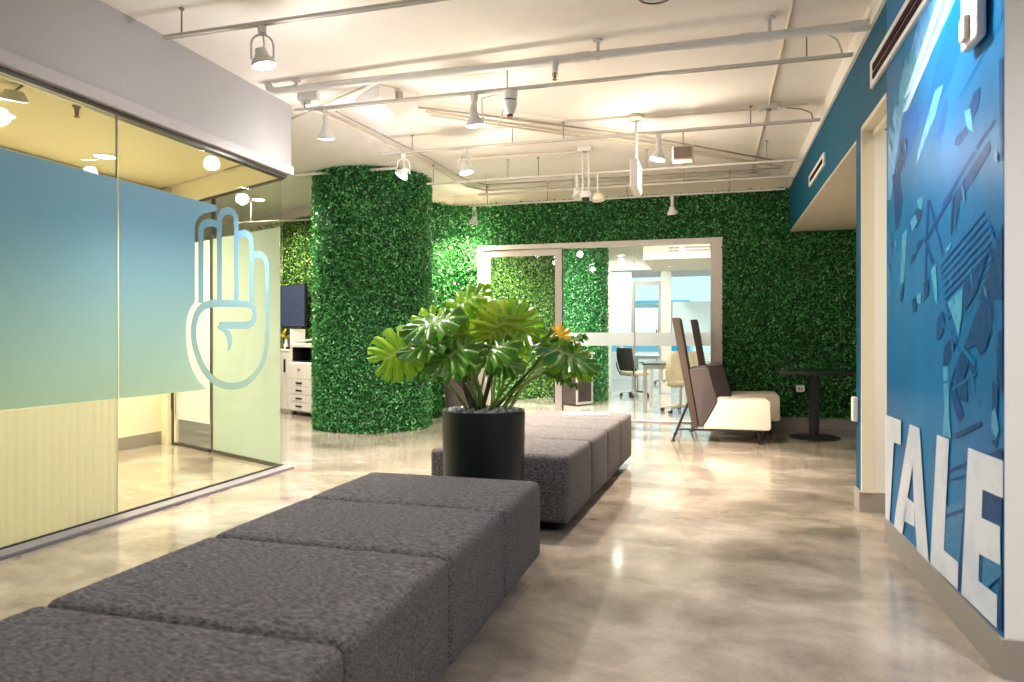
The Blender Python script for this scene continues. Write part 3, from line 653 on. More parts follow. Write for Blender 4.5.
# ------------------------------------------------------------------ sliding glass door in the back wall
fm = MB(); yf = YB-.06
fm.box(-3.23, yf, 0, -3.14, YB+.1, 2.45); fm.box(-.02, yf, 0, .13, YB+.1, 2.45); fm.box(-3.14, yf, 2.385, -.02, YB+.1, 2.45)
fm.box(-3.14, YB+.02, 0, -.02, YB+.1, .02)
struct(fm.build('trim_9', M['frame'], bevel=.004))
sd = bpy.data.objects.new('door_2', None); COL.objects.link(sd); sd['kind'] = 'structure'
b = MB(); y0, y1 = YB-.02, YB+.02
b.box(-3.135, y0, .01, -3.05, y1, 2.38); b.box(-2.10, y0, .01, -2.01, y1, 2.38); b.box(-3.05, y0, 2.29, -2.10, y1, 2.38); b.box(-3.05, y0, .01, -2.10, y1, .10)
b.build('door_frame', M['frame'], sd, bevel=.003)
MB().box(-3.05, YB-.004, .1, -2.10, YB+.004, 2.29).build('door_glass', M['glass2'], sd)
MB().box(-3.05, YB-.008, 1.03, -2.10, YB-.0045, 1.21).build('frosted_band', M['band'], sd)
b = MB(); b.box(-2.125, YB-.06, .95, -2.105, YB-.04, 1.25); b.box(-2.125, YB-.04, .97, -2.105, YB-.02, .99); b.box(-2.125, YB-.04, 1.21, -2.105, YB-.02, 1.23); b.build('door_handle', M['alu'], sd)
w4 = struct(MB().box(-2.005, YB+.04, .02, -1.015, YB+.05, 2.385).build('window_4', M['glass2']))
w5 = struct(MB().box(-1.005, YB+.04, .02, -.02, YB+.05, 2.385).build('window_5', M['glass2']))
struct(MB().box(-1.015, YB+.038, .02, -1.005, YB+.052, 2.385).build('trim_10', M['alu']))
struct(MB().box(-2.01, YB+.03, .0, -1.995, YB+.06, 2.385).build('trim_11', M['edge']))
MB().box(-2.0, YB+.034, 1.03, -1.016, YB+.038, 1.21).build('frosted_band', M['band'], w4)
MB().box(-1.004, YB+.034, 1.03, -.022, YB+.038, 1.21).build('frosted_band', M['band'], w5)

# ------------------------------------------------------------------ rooms behind the sliding door
struct(MB().box(1.55, YB+.16, 0, 1.7, 22, H).build('wall_meeting_room', M['white']))
struct(MB().box(-6.2, YB+.3, 0, -6.05, 22, H).build('wall_corridor', M['white']))
PY = 14.6
b = MB(); b.box(-6, PY, 2.60, 1.55, PY+.1, H); b.box(-6, PY, 0, -2.16, PY+.1, 2.6)
b.box(-2.16, PY-.02, 0, -2.02, PY+.1, 2.60); b.box(-1.0, PY-.02, 0, -.80, PY+.1, 2.6); b.box(.02, PY-.02, 0, .14, PY+.1, 2.6); b.box(-2.02, PY-.02, 2.53, .02, PY+.1, 2.6)
b.box(.14, PY, 0, 1.55, PY+.1, 2.6)
struct(b.build('wall_partition', M['white'], bevel=.004))
b = MB(); b.box(-1.59, PY, 0, -1.54, PY+.06, 2.3); b.box(-1.54, PY, 2.22, -1.0, PY+.06, 2.3); b.box(-1.05, PY, 0, -1.0, PY+.06, 2.22)
struct(b.build('trim_12', M['alu']))
w6 = struct(MB().box(-2.02, PY+.02, .02, -1.59, PY+.03, 2.53).build('window_6', M['glass2']))
MB().box(-2.02, PY+.014, 1.03, -1.60, PY+.018, 2.5).build('frosted_film', M['frostw'], w6)
d3 = bpy.data.objects.new('door_3', None); COL.objects.link(d3); d3['kind'] = 'structure'
MB().box(-1.54, PY+.02, .02, -1.05, PY+.03, 2.22).build('door_glass', M['glass2'], d3)
MB().box(-1.53, PY+.014, 1.03, -1.06, PY+.018, 1.75).build('frosted_film', M['frostw'], d3)
MB().box(-1.10, PY-.05, .95, -1.08, PY+.0, 1.30).build('door_handle', M['black'], d3)
w7 = struct(MB().box(-.80, PY+.02, .02, .02, PY+.03, 2.53).build('window_7', M['glass2']))
MB().box(-.79, PY+.014, 1.03, .01, PY+.018, 1.87).build('frosted_film', M['frostw'], w7)
b = MB(); b.box(-1.12, 12, 2.46, 1.55, 14.2, H)
struct(b.build('trim_13', M['cream']))
vt = thing('slot_vent', 'dark linear slot vent on the bulkhead inside the meeting room', 'vent', (-.7, 11.998, 2.56))
b = MB(); b.box(0, -.012, 0, .78, 0, .012); b.box(0, -.012, .05, .78, 0, .062); b.box(0, -.012, .10, .78, 0, .112); b.build('frame', M['white'], vt)
MB().box(0, -.006, .013, .78, 0, .099).build('dark_strip', M['rod'], vt)
# outer facade with windows
b = MB(); b.box(-6.2, 19, 0, 1.7, 19.15, .75); b.box(-6.2, 19, 2.75, 1.7, 19.15, H); b.box(-6.2, 19, .75, -3.6, 19.15, 2.75)
struct(b.build('wall_facade', M['white']))
b = MB()
for x in (-3.6, -2.35, -1.1, .15, 1.5): b.box(x-.04, 18.98, .75, x+.04, 19.1, 2.75)
b.box(-3.6, 18.98, 2.0, 1.5, 19.1, 2.05); struct(b.build('trim_14', M['white']))
struct(MB().box(-3.6, 19.04, .76, 1.5, 19.05, 2.74).build('window_8', glass('blue tinted outer glass', (.80, .93, .97))))
b = MB(); rr = random.Random(3)
ob = thing('office_building', 'pale blue office block outside the far window', 'building', (-2, 34, -10))
x = -14; b = MB(); b.box(-8, 0, 0, 1.0, 6, 12.9); b.build('facade', principled('pale blue facade', (.22, .42, .52), .4), ob)
M['glazing'] = principled('dark blue glazing', (.03, .14, .22), .2)
for k in range(6):
    for q in range(2): MB().box(-7.6+k*1.4, -.06, 9.0+q*1.8, -6.6+k*1.4, -.001, 10.2+q*1.8).build('window', M['glazing'], ob)

# ------------------------------------------------------------------ benches
def bench(label, cx, x_half, ys, rz=0, zb=.088, ztop=.455):
    """ys: the seams between cushions along the bench, from the near end to the far end"""
    y0, y1 = ys[0], ys[-1]; m = (y0+y1)/2
    t = thing('bench', label, 'bench', (cx, m, 0), rz); ys = [y-m for y in ys]; hw_ = x_half; L_ = y1-y0
    b = MB(); b.box(-hw_+.10, -L_/2+.10, 0, hw_-.10, L_/2-.10, zb-.003); b.build('plinth', M['dark'], t)
    b = MB(); b.box(-hw_+.03, -L_/2+.03, zb-.003, hw_-.03, L_/2-.03, ztop-.03); b.build('core', M['dark'], t)
    for a, c_ in zip(ys[:-1], ys[1:]):
        b = MB(); b.rbox(-hw_, a+.0015, zb, hw_, c_-.0015, ztop, .034, 5, puff=.006)
        b.build('cushion', M['tweed'], t, True)
    return t
bench('long charcoal tweed bench in the near foreground, in front of the black plant pot', -1.25, .455, (.2, .80, 1.43, 2.08, 2.69, 3.30))
bench('charcoal tweed bench behind the plant pot, lit by ceiling lamps', -1.19, .44, (4.0, 4.66, 5.25, 5.84, 6.44), -.04, .06, .46)
mg = thing('magazine', 'white leaflets with red print lying on the far bench', 'magazine', (-1.12, 6.15, .467), .25)
MB().rbox(-.16, -.10, 0, .02, .11, .006, .002, 2).build('sheet', M['mag'], mg)
MB().rbox(.04, -.12, 0, .24, .08, .006, .002, 2).build('sheet', M['mag'], mg)
for c_ in ((-.13, -.05, .0061, -.03, .0, .0066), (.08, -.02, .0061, .15, .05, .0066)): MB().box(*c_).build('print', M['red'], mg)

# ------------------------------------------------------------------ planters
PX, PYY = -1.22, 3.70
pt = thing('plant_pot', 'charcoal cylindrical plant pot standing between the two benches', 'pot', (PX, PYY, 0))
MB().lathe([(0, 0), (.19, 0), (.205, .02), (.222, .3), (.228, .60), (.229, .735), (.226, .748), (.212, .748), (.208, .73), (.206, .71), (0, .71)], 56).build('shell', M['pot'], pt, True)
MB().lathe([(0, .712), (.12, .722), (.2035, .718)], 40).build('soil', M['soil'], pt, True)
proto = None
rr = random.Random(11); spots = []
for ring_, cnt in ((.185, 17), (.147, 13), (.108, 9), (.068, 5)):
    for i in range(cnt):
        a = 2*PI*i/cnt+ring_*20; spots.append((ring_*math.cos(a), ring_*math.sin(a)))
pebs = []
for k in range(3):
    b = MB(); rk = random.Random(k); vs = []; n1, n2 = 12, 8
    A_, B_, C_ = (.0185, .0165, .0175)[k], (.0155, .0175, .0135)[k], (.0125, .014, .0115)[k]
    prof = [(math.sin(PI*i/n2), -math.cos(PI*i/n2)) for i in range(n2+1)]
    b.lathe([(max(r_, 1e-6), z) for r_, z in prof], n1)
    b.v = [(x*A_*(1+.12*math.sin(3*x+k)), y*B_*(1+.1*math.cos(2*y+x)), z*C_) for x, y, z in b.v]
    pebs.append(b)
peb_obj = []
for i, (x, y) in enumerate(spots):
    z = .741 + rr.uniform(0, .004); k = i % 3
    if i < 3: o = pebs[k].build('pebble', M['pebble'], None, True); peb_obj.append(o)
    else: o = peb_obj[k].copy(); COL.objects.link(o)
    o.location = (PX+x, PYY+y, z); o.rotation_euler = (0, 0, rr.uniform(0, 6)); s = rr.uniform(.95, 1.12); o.scale = (s, s, 1.15)
    tag(o, 'smooth grey pebble covering the soil of the black plant pot', 'pebble', 'pebbles in the plant pot')

def monstera_leaf(name, L_, W_, mat, parent, base, tip, nrm, seed=0, lobes=6, droop=.25):
    r = random.Random(seed)
    base = Vector(base); tip = Vector(tip); yv = (tip-base).normalized(); nv = Vector(nrm); nv = (nv-yv*nv.dot(yv)).normalized(); xv = yv.cross(nv)
    nt, ns = 72, 12; vs = []; fs = []; vein = []
    def length(t): return W_*.5*(.42+.95*math.sin(PI*(t*.80+.13))**.9)
    phase = r.random()*.1
    for side in (-1, 1):
        o = len(vs)
        for i in range(nt+1):
            t = i/nt; th = math.radians(-62+135*t**.85); ln = length(t)*(1 if t < .97 else .7)
            my = L_*(.02+.80*t)
            for j in range(ns+1):
                s = j/ns
                x = side*s*ln*math.cos(th*(.75+.25*s)); y = my+s*ln*math.sin(th*(.6+.4*s))
                f = (t*lobes+phase) % 1; lobe = abs(f-.5)*2             # 1 at a slit
                z = -droop*(x*x)/W_*2.0 - droop*.6*(y/L_)**2*L_ + .02*math.cos(PI*lobe)*s + abs(x)*.10
                p = base + xv*x + yv*(y) + nv*z
                vs.append(p); vein.append(1 if j == 0 else (.55 if abs(f-.5) < .07 and s < .85 else .0))
        for i in range(nt):
            t = (i+.5)/nt; f = (t*lobes+phase) % 1; lobe = abs(f-.5)*2
            for j in range(ns):
                s = (j+.5)/ns
                if t > .10 and t < .93 and s > .38 and lobe > 1-(.07+.20*(s-.3)): continue
                if .12 < t < .9 and .16 < s < .27 and lobe > .86: continue       # small holes beside the midrib
                a = o+i*(ns+1)+j; q = (a, a+1, a+ns+2, a+ns+1)
                fs.append(q if side > 0 else tuple(reversed(q)))
    me = bpy.data.meshes.new(name); me.from_pydata([tuple(v) for v in vs], [], fs); me.materials.append(mat)
    at = me.attributes.new('vein', 'FLOAT', 'POINT'); at.data.foreach_set('value', vein)
    me.polygons.foreach_set('use_smooth', [True]*len(me.polygons)); me.update()
    ob_ = bpy.data.objects.new(name, me); COL.objects.link(ob_); ob_.parent = parent
    return ob_
mp_ = thing('monstera_plant', 'green monstera plant with split leaves growing in the black pot', 'plant', (PX, PYY, .70))
cr, sr = math.cos(YAW), math.sin(YAW)
def loc(a, d, z): return Vector((a*cr - d*sr, a*sr + d*cr, z-.70))
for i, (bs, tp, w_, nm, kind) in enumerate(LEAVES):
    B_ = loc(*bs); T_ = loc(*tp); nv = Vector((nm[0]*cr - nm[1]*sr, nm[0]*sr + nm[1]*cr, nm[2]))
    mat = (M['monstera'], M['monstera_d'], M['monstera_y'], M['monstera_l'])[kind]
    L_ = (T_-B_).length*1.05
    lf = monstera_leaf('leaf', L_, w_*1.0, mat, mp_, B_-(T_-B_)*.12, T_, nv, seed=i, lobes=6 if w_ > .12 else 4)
    if kind == 2: lf['label'] = 'yellow leaf'
    # leaf stalk
    rr = random.Random(i); st = loc(rr.uniform(-.07, .07)+bs[0]*.12, rr.uniform(-.05, .05), .702)
    mid = st.lerp(B_, .55) + Vector((0, 0, .07*min(1, abs(bs[0])*2.2+.2))) ; mid2 = st.lerp(B_, .85)+Vector((0, 0, .045))
    pts = []
    for k in range(13):
        t = k/12; q = st*(1-t)**3 + (st.lerp(mid, .75))*3*t*(1-t)**2 + mid2*3*t*t*(1-t) + B_*t**3; pts.append(q)
    m_ = (M['petiole'], M['petiole_d'], M['petiole_l'])[(i*7) % 3]
    b = MB(); b.tube(pts, [.0085-.0045*k/12 for k in range(13)], 7); b.build('stalk', m_, mp_, True)
p2_ = thing('planter', 'tall tapered brown planter behind the potted monstera', 'planter', (-2.86, 7.80, 0))
MB().lathe([(0, 0), (.135, 0), (.145, .02), (.215, .78), (.205, .79), (.19, .77), (.18, .70), (0, .70)], 36).build('shell', M['pot2'], p2_, True)
MB().lathe([(0, .702), (.17, .712)], 24).build('soil', M['soil'], p2_)

# ------------------------------------------------------------------ lounge chairs
def lounge(label, loc_):
    t = thing('lounge_chair', label, 'chair', loc_, 0, None)
    W_ = .66
    def rounded(pts, r):
        out = []
        n = len(pts)
        for i in range(n):
            p = Vector(pts[i]); a = Vector(pts[i-1])-p; c_ = Vector(pts[(i+1) % n])-p
            ra = min(r, a.length*.4, c_.length*.4); a = p+a.normalized()*ra; c_ = p+c_.normalized()*ra
            for k in range(5):
                u = k/4; out.append(tuple(a*(1-u)**2 + p*2*u*(1-u) + c_*u*u))
        return out
    b = MB(); b.prism(rounded([(-.10, .15), (.065, .455), (.60, .465), (.605, .15)], .035), .01, W_-.01); b.build('seat', M['creamuph'], t, True, bevel=.012, seg=3)
    b = MB(); b.prism(rounded([(-.135, .165), (-.245, .80), (-.08, .82), (-.035, .79), (.055, .45), (-.10, .165)], .03), 0, W_); b.build('backrest', M['uph'], t, True, bevel=.012, seg=3)
    b = MB(); b.prism(rounded([(-.205, .15), (-.425, 1.36), (-.345, 1.365), (-.14, .16)], .012), -.015, W_+.015); b.build('privacy_screen', M['wood'], t, True, bevel=.006)
    for y in (.03, W_-.03):
        b = MB(); b.tube([(-.255, y, .42), (-.415, y, .012)], .013, 8); b.lathe([(.0, 0), (.028, 0), (.028, .008), (.01, .016)], 12, (-.415, y, 0)); b.build('leg', M['blackm'], t, True)
        b = MB(); b.tube([(.47, y, .14), (.50, y, .012)], .013, 8); b.lathe([(0, 0), (.03, 0), (.03, .008), (.01, .016)], 12, (.50, y, 0)); b.build('leg', M['blackm'], t, True)
    b = MB()
    for y in (.03, W_-.03): b.tube([(-.365, y, .135), (.52, y, .135)], .011, 8)
    b.tube([(-.36, .03, .135), (-.36, W_-.03, .135)], .011, 8); b.tube([(.49, .03, .135), (.49, W_-.03, .135)], .011, 8)
    b.build('base_frame', M['blackm'], t, True)
    return t
lc = lounge('high backed lounge chair with cream seat, the nearer of the pair', (0, 7.9, 0))
dup(lc, (.17, 8.80, 0), 0, 'high backed lounge chair with cream seat, half hidden beside the hedge wall')
for o_ in (lc,): pass

tb = thing('cafe_table', 'round black pedestal table standing before the hedge by the blue wall', 'table', (1.12, 8.62, 0))
MB().lathe([(0, .735), (.415, .735), (.42, .742), (.42, .755), (.415, .76), (0, .76)], 48).build('tabletop', M['blackm'], tb, True)
MB().lathe([(.055, .02), (.055, .71), (.11, .715), (.11, .735)], 24).build('post', M['blackm'], tb, True)
MB().lathe([(0, 0), (.27, 0), (.272, .012), (.25, .02), (.06, .028)], 40).build('base', M['blackm'], tb, True)

# ------------------------------------------------------------------ printer corner on the left
ang = math.atan2(-.47, .91)
pn = thing('printer', 'off white floor standing office printer with drawers beside the hedge column', 'printer', (-6.03, 9.09, 0), ang)
b = MB(); b.rbox(0, 0, .06, .62, .44, .78, .012, 3); b.box(.0, .0, .78, .07, .44, 1.04); b.box(.07, .30, .78, .62, .44, 1.04); b.box(0, 0, 1.0, .62, .44, 1.055)
b.build('body', M['printer'], pn, bevel=.006)
MB().box(.075, .04, .785, .61, .299, .80).build('output_tray', M['black'], pn)
b = MB(); b.box(.071, .28, .785, .619, .299, .999); b.box(.0702, .005, .801, .078, .28, .999); b.box(.078, .005, .992, .62, .28, .9995); b.build('recess_shade', M['black'], pn)  # black lining added to paint the shade inside the paper cavity
for i, z in enumerate((.085, .20, .315, .425)):
    d = MB().box(.01, -.016, z, .61, -.001, z+.105).build('drawer', M['printer'], pn, bevel=.004)
    MB().rbox(.2, -.022, z+.04, .37, -.0165, z+.068, .003, 2).build('drawer_handle', M['black'], d)
MB().box(.01, -.012, .54, .61, -.001, .77).build('front_panel', M['printer'], pn, bevel=.004)
MB().box(.24, -.0145, .655, .32, -.0125, .69).build('badge', M['rod'], pn)
b = MB(); b.add([(.16, .02, 1.06), (.62, .02, 1.10), (.62, .44, 1.16), (.16, .44, 1.12), (.16, .02, 1.09), (.62, .02, 1.13), (.62, .44, 1.19), (.16, .44, 1.15)], [(0,3,2,1),(4,5,6,7),(0,1,5,4),(1,2,6,5),(2,3,7,6),(3,0,4,7)])
b.build('document_feeder', principled('pale grey plastic', (.55, .54, .56), .35), pn, bevel=.006)
b = MB(); b.box(.24, .30, 1.16, .6, .33, 1.30); b.build('control_panel', principled('mid grey plastic', (.16, .16, .18), .3), pn, bevel=.006)
b = MB()
for x in (.05, .57):
    for y in (.05, .39): b.lathe([(0, 0), (.03, 0), (.03, .06)], 10, (x, y, 0))
b.build('castor', M['black'], pn)
cb = thing('cabinet', 'white cabinet with black handle left of the printer', 'cabinet', (-6.85, 9.51, 0), ang)
b = MB(); b.box(0, .02, .06, .85, .42, .93); b.box(-.01, 0, .93, .86, .43, .96); b.box(.02, .05, 0, .83, .4, .06); b.build('body', M['printer'], cb, bevel=.004)
for i in range(2):
    d = MB().box(.005+.425*i, .003, .07, .42+.425*i, .02, .92).build('door', M['printer'], cb, bevel=.003)
    MB().rbox(.36+.3*i if i == 0 else .77, -.02, .62, .39 if i == 0 else .80, .003, .82, .006, 2).build('handle', M['black'], d)
def oncab(x, y, z):
    c_, s_ = math.cos(ang), math.sin(ang); return (-6.85+x*c_-y*s_, 9.51+x*s_+y*c_, z)
cf = thing('coffee_maker', 'black coffee maker standing on the white cabinet', 'coffee maker', oncab(.66, .2, .961), ang)
b = MB(); b.rbox(-.08, -.08, 0, .08, .12, .04, .01, 2); b.rbox(-.08, .04, .04, .08, .12, .26, .01, 2); b.rbox(-.08, -.08, .22, .08, .12, .32, .015, 2); b.build('body', M['black'], cf, True)
MB().lathe([(0, .042), (.055, .042), (.06, .10), (.045, .16)], 20, (0, -.02, 0)).build('jug', M['chrome'], cf, True)
bx_ = thing('paper_box', 'white box on the white cabinet beside the printer', 'box', oncab(.80, .2, .961), ang)
MB().rbox(-.05, -.1, 0, .05, .1, .30, .006, 2).build('body', M['white'], bx_); MB().box(-.052, -.102, .26, .052, .102, .305).build('lid', M['printer'], bx_, bevel=.003)
fv = thing('flower_vase', 'vase of yellow flowers on the white cabinet under the screen', 'flowers', oncab(.48, .2, .961), ang)
MB().lathe([(0, 0), (.04, 0), (.05, .06), (.03, .14), (.035, .16)], 18).build('vase', M['white'], fv, True)
b = MB(); rr = random.Random(2); st = MB()
for k in range(22):
    a = rr.uniform(0, 2*PI); r_ = rr.uniform(0, .12); z = .22+rr.uniform(-.04, .09); p = (r_*math.cos(a), r_*math.sin(a), z)
    b.lathe([(.0, -.012), (.022, -.006), (.03, .01), (.012, .016), (0, .012)], 8, p); st.tube([(0, 0, .10), (p[0]*.5, p[1]*.5, .2), p], .003, 5)
b.build('petals', M['yellow'], fv); st.build('stems', M['petiole'], fv)
tv = thing('television', 'dark flat screen mounted on the yellow green hedge wall', 'television', (-6.02, 9.475, 1.30), ang+PI)
MB().rbox(0, -.05, 0, 1.2, 0, .68, .006, 2).build('casing', M['black'], tv)
MB().box(.012, -.0, .02, 1.188, .003, .66).build('screen', M['screen'], tv)
MB().box(.4, -.16, .2, .8, -.05, .5).build('wall_bracket', M['black'], tv)

# ------------------------------------------------------------------ furniture behind the glass
fc = thing('display_cabinet', 'dark glass fronted cabinet with pale metal frame behind the sliding door', 'cabinet', (-2.18, 11.50, 0), math.atan2(.87, .5))
b = MB(); b.box(0, 0, .02, .42, .50, .90); b.build('body', principled('dark glossy laminate', (.035, .022, .018), .15), fc, bevel=.004)
b = MB(); b.box(.0, -.022, .02, .035, -.002, .90); b.box(.385, -.022, .02, .42, -.002, .90); b.box(.035, -.022, .02, .385, -.002, .06); b.box(.035, -.022, .865, .385, -.002, .90)
df = b.build('door_frame', M['alu'], fc); MB().box(.035, -.014, .06, .385, -.004, .865).build('door_glass', principled('smoked glass', (.03, .02, .018), .05), df)
def office_chair(name, label, loc_, rz, fab, met, base_m, armless=False, mesh=True):
    t = thing(name, label, 'chair', loc_, rz)
    for k in range(5):
        a = 2*PI*k/5+.3; b = MB(); b.tube([(.03*math.cos(a), .03*math.sin(a), .10), (.28*math.cos(a), .28*math.sin(a), .075)], [.02, .014], 8)
        b.build('base_spoke', base_m, t, True)
        b = MB(); x, y = .28*math.cos(a), .28*math.sin(a)
        for s_ in (-.014, .014): b.lathe([(0, -.009), (.03, -.009), (.03, .009), (0, .009)], 14, (x+s_*math.sin(a), y-s_*math.cos(a), .031), (math.sin(a), -math.cos(a), 0))
        b.build('castor', M['black'], t, True)
    MB().lathe([(.03, .075), (.025, .2), (.022, .38), (.06, .40)], 16).build('gas_column', base_m, t, True)
    MB().rbox(-.24, -.23, .42, .24, .25, .49, .03, 4, puff=.01).build('seat', fab[0], t, True)
    # curved back, slightly reclined, at -y side
    b = MB(); vs = []; fs = []; nx, nz = 14, 12
    for th in (0, .018):
        for j in range(nz+1):
            for i in range(nx+1):
                u = -1+2*i/nx; v = j/nz; w_ = .235*(1-.10*v**3)
                vs.append((u*w_, -.24-.10*v+.06*u*u-th-.03*math.sin(PI*v), .50+.44*v))
    o = (nx+1)*(nz+1)
    for j in range(nz):
        for i in range(nx):
            a = j*(nx+1)+i; fs += [(a, a+1, a+nx+2, a+nx+1), (o+a, o+a+nx+1, o+a+nx+2, o+a+1)]
    for i in range(nx): a = nz*(nx+1)+i; fs += [(a, a+1, o+a+1, o+a), (i, o+i, o+i+1, i+1)]
    for j in range(nz): a = j*(nx+1); c_ = a+nx; fs += [(a, a+nx+1, o+a+nx+1, o+a), (c_, o+c_, o+c_+nx+1, c_+nx+1)]
    b.add(vs, fs); b.build('backrest', fab[1], t, True)
    b = MB()
    for i in range(1, 10):
        x = -.2+.04*i; b.tube([(x, -.262-.012, .54), (x, -.305-.018+.06*(x/.2)**2*.5, .70), (x, -.335-.01, .90)], .004, 5)
    b.build('back_ribs', met, t, True)
    b = MB()
    for s_ in (-1, 1): b.tube([(s_*.08, -.05, .40), (s_*.20, -.22, .42), (s_*.235, -.27, .56), (s_*.24, -.29, .66)], .013, 8)
    b.build('back_frame', met, t, True)
    for s_ in (-1, 1):
        b = MB(); b.tube([(s_*.24, -.0, .44), (s_*.28, -.02, .5), (s_*.28, -.05, .66)], .012, 8); b.rbox(s_*.28-.03, -.14, .655, s_*.28+.03, .12, .68, .01, 2); b.build('armrest', met, t, True)
    return t
office_chair('office_chair', 'ivory mesh office chair seen from behind at the meeting table', (-.46, 10.98, 0), .12, (M['beige'], M['mesh_w']), M['beige'], M['beige'])
office_chair('office_chair', 'black office chair standing left of the meeting table', (-1.42, 13.7, 0), -.75, (M['beige'], M['mesh_b']), M['mesh_b'], M['chrome'])
office_chair('office_chair', 'blue office chair at the desk beyond the inner glass partition', (-1.05, 17.4, 0), 2.9, (M['bluefab'], M['bluefab']), M['black'], M['chrome'])
office_chair('office_chair', 'ivory office chair at the right end of the meeting table', (.02, 12.6, 0), 2.6, (M['beige'], M['mesh_w']), M['beige'], M['beige'])
def desk(label, x0, x1, y0, y1, h, top, leg):
    t = thing('meeting_table', label, 'table', (x0, y0, 0)); w_, d_ = x1-x0, y1-y0
    MB().rbox(0, 0, h-.03, w_, d_, h, .01, 2).build('tabletop', top, t)
    for (x, y) in ((.02, .02), (w_-.08, .02), (.02, d_-.08), (w_-.08, d_-.08)):
        MB().box(x, y, 0, x+.06, y+.06, h-.031).build('leg', leg, t, bevel=.004)
    MB().box(.08, .035, h-.09, w_-.08, .065, h-.035).build('rail', leg, t)
    return t
desk('dark topped meeting table on square metal legs behind the ivory chair', -1.03, .45, 10.76, 11.95, .755, principled('dark grey laminate', (.05, .05, .055), .25), M['alu'])
desk('pale desk beyond the inner glass partition', -1.75, -.5, 16.1, 16.8, .74, M['tabletop'], M['alu'])
# ------------------------------------------------------------------ ceiling services
def S(p, k=1.1): return (p[0]*k, p[1]*k, 1.15+(p[2]-1.15)*k)
def rail(label, x0, x1, y, z, hangers, name='track_rail', sx=.036, k=1.1):
    x0, x1, y, z = x0*k, min(x1*k, .915), y*k, 1.15+(z-1.15)*k; hangers = [h*k for h in hangers]
    t = thing(name, label, 'track', (x0, y, z))
    L_ = x1-x0
    b = MB(); b.box(0, -sx/2, 0, L_, sx/2, .022); b.build('channel', M['rail'], t, bevel=.003)
    b = MB(); b.box(.004, -sx*.22, -.0015, L_-.004, sx*.22, 0); b.build('slot', M['rod'], t)
    for hx in hangers:
        b = MB(); b.tube([(hx-x0, 0, .022), (hx-x0, 0, H-z-.002)], .0055, 6); b.lathe([(.016, H-z-.010), (.016, H-z-.001)], 10, (hx-x0, 0, 0)); b.build('hanger_rod', M['rod'], t)
    return t
K = 1.08
def up(x, y): return (min(x*K, .79), y*K)
def pipe(name, label, pts, r, mat, joints=(), cat='pipe', jr=1.35):
    """pts in the world; the thing sits at its first point"""
    o = Vector(pts[0]); t = thing(name, label, cat, o)
    P = [Vector(p)-o for p in pts]
    b = MB(); b.tube(P, r, 12); b.build('pipe_run', mat, t, True)
    for q in joints:
        a, d = Vector(q[0])-o, Vector(q[1]).normalized()
        b = MB(); b.tube([a-d*r*1.8, a+d*r*1.8], r*jr, 12); b.build('coupling', mat, t, True)
    return t
rail('white track rail nearest the camera, high at the top left', -3.01, .75, 3.30, 2.85, (-2.89, -1.3, .2))
rail('short white track rail over the near end of the blue mural', -.2, .8, 2.95, 2.85, (0, .6))
rail('white track rail running just behind the thick sprinkler pipe', -3.03, .82, 4.64, 2.85, (-2.95, -1.36, .56))
rail('white track rail carrying the violet lamp', -2.97, .82, 5.96, 2.85, (-2.66, -1.7, -1.24, .3))
rail('white track rail in front of the dome camera', -2.97, .82, 7.05, 2.80, (-2.9, -2.06, -1.73, -.62, .5))
rail('white track rail second from the hedge wall', -2.70, .88, 7.98, 2.85, (-2.6, -1.55, -.3, .6), k=1.08)
rail('white track rail closest to the back hedge wall', -3.05, .81, 8.64, 2.85, (-2.8, -2.0, -1.0, .2), k=1.05)
rail('white rail above the angled glass room and the printer corner', -7.0, -5.02, 8.95, 2.84, (-6.6, -5.5), k=1)
X_ = Vector((1, 0, 0))
pipe('sprinkler_pipe', 'thick white sprinkler pipe crossing under the ceiling', [(-3.45, 4.90, 3.19), (-3.44, 4.90, 3.16), (-3.38, 4.90, 3.13), (.942, 4.752, 3.072)], .030, M['pipe'], [((-.865, 4.815, 3.097), X_), ((.216, 4.777, 3.082), X_), ((.87, 4.754, 3.073), X_)], jr=1.18)
for x, lab in ((-2.95, 'left'), (-.70, 'middle'), (.33, 'right')):
    t = thing('pipe_clamp', {'left': 'white pipe clamp holding the thick sprinkler pipe near the grey header', 'middle': 'white pipe clamp right of the sprinkler head on the thick pipe', 'right': 'white pipe clamp where the thick pipe crosses the ceiling conduit'}[lab], 'pipe clamp', (x*1.08, 4.752+(.942-x*1.08)*.0342, 3.072+(.942-x*1.08)*.0134))
    tz = H - t.location.z
    b = MB(); b.tube([(0, 0, .0315), (0, 0, tz-.002)], .012, 8)
    b.lathe([(.035, tz-.015), (.035, tz-.002)], 12); b.build('hanger', M['pipe'], t)
    b = MB(); b.lathe([(.0315, -.012), (.036, -.012), (.036, .012), (.0315, .012)], 16, (0, 0, 0), (1, 0, 0)); b.build('ring', M['pipe'], t, True)
sp = thing('fire_sprinkler', 'brass tipped sprinkler head hanging from the thick pipe', 'sprinkler', (-1.064, 4.82, 3.066))
MB().lathe([(.012, -.055), (.022, -.05), (.024, -.01), (.032, .005), (.032, .03), (.02, .05)], 16).build('fitting', M['pipe'], sp, True)
b = MB(); b.lathe([(.009, -.09), (.011, -.056)], 10); b.tube([(-.016, 0, -.056), (-.018, 0, -.08), (0, 0, -.102)], .003, 6); b.tube([(.016, 0, -.056), (.018, 0, -.08), (0, 0, -.102)], .003, 6); b.lathe([(0, -.108), (.018, -.106), (.018, -.103), (0, -.102)], 12)
b.build('nozzle', principled('brass', (.28, .13, .05), .35, metal=.6), sp, True)
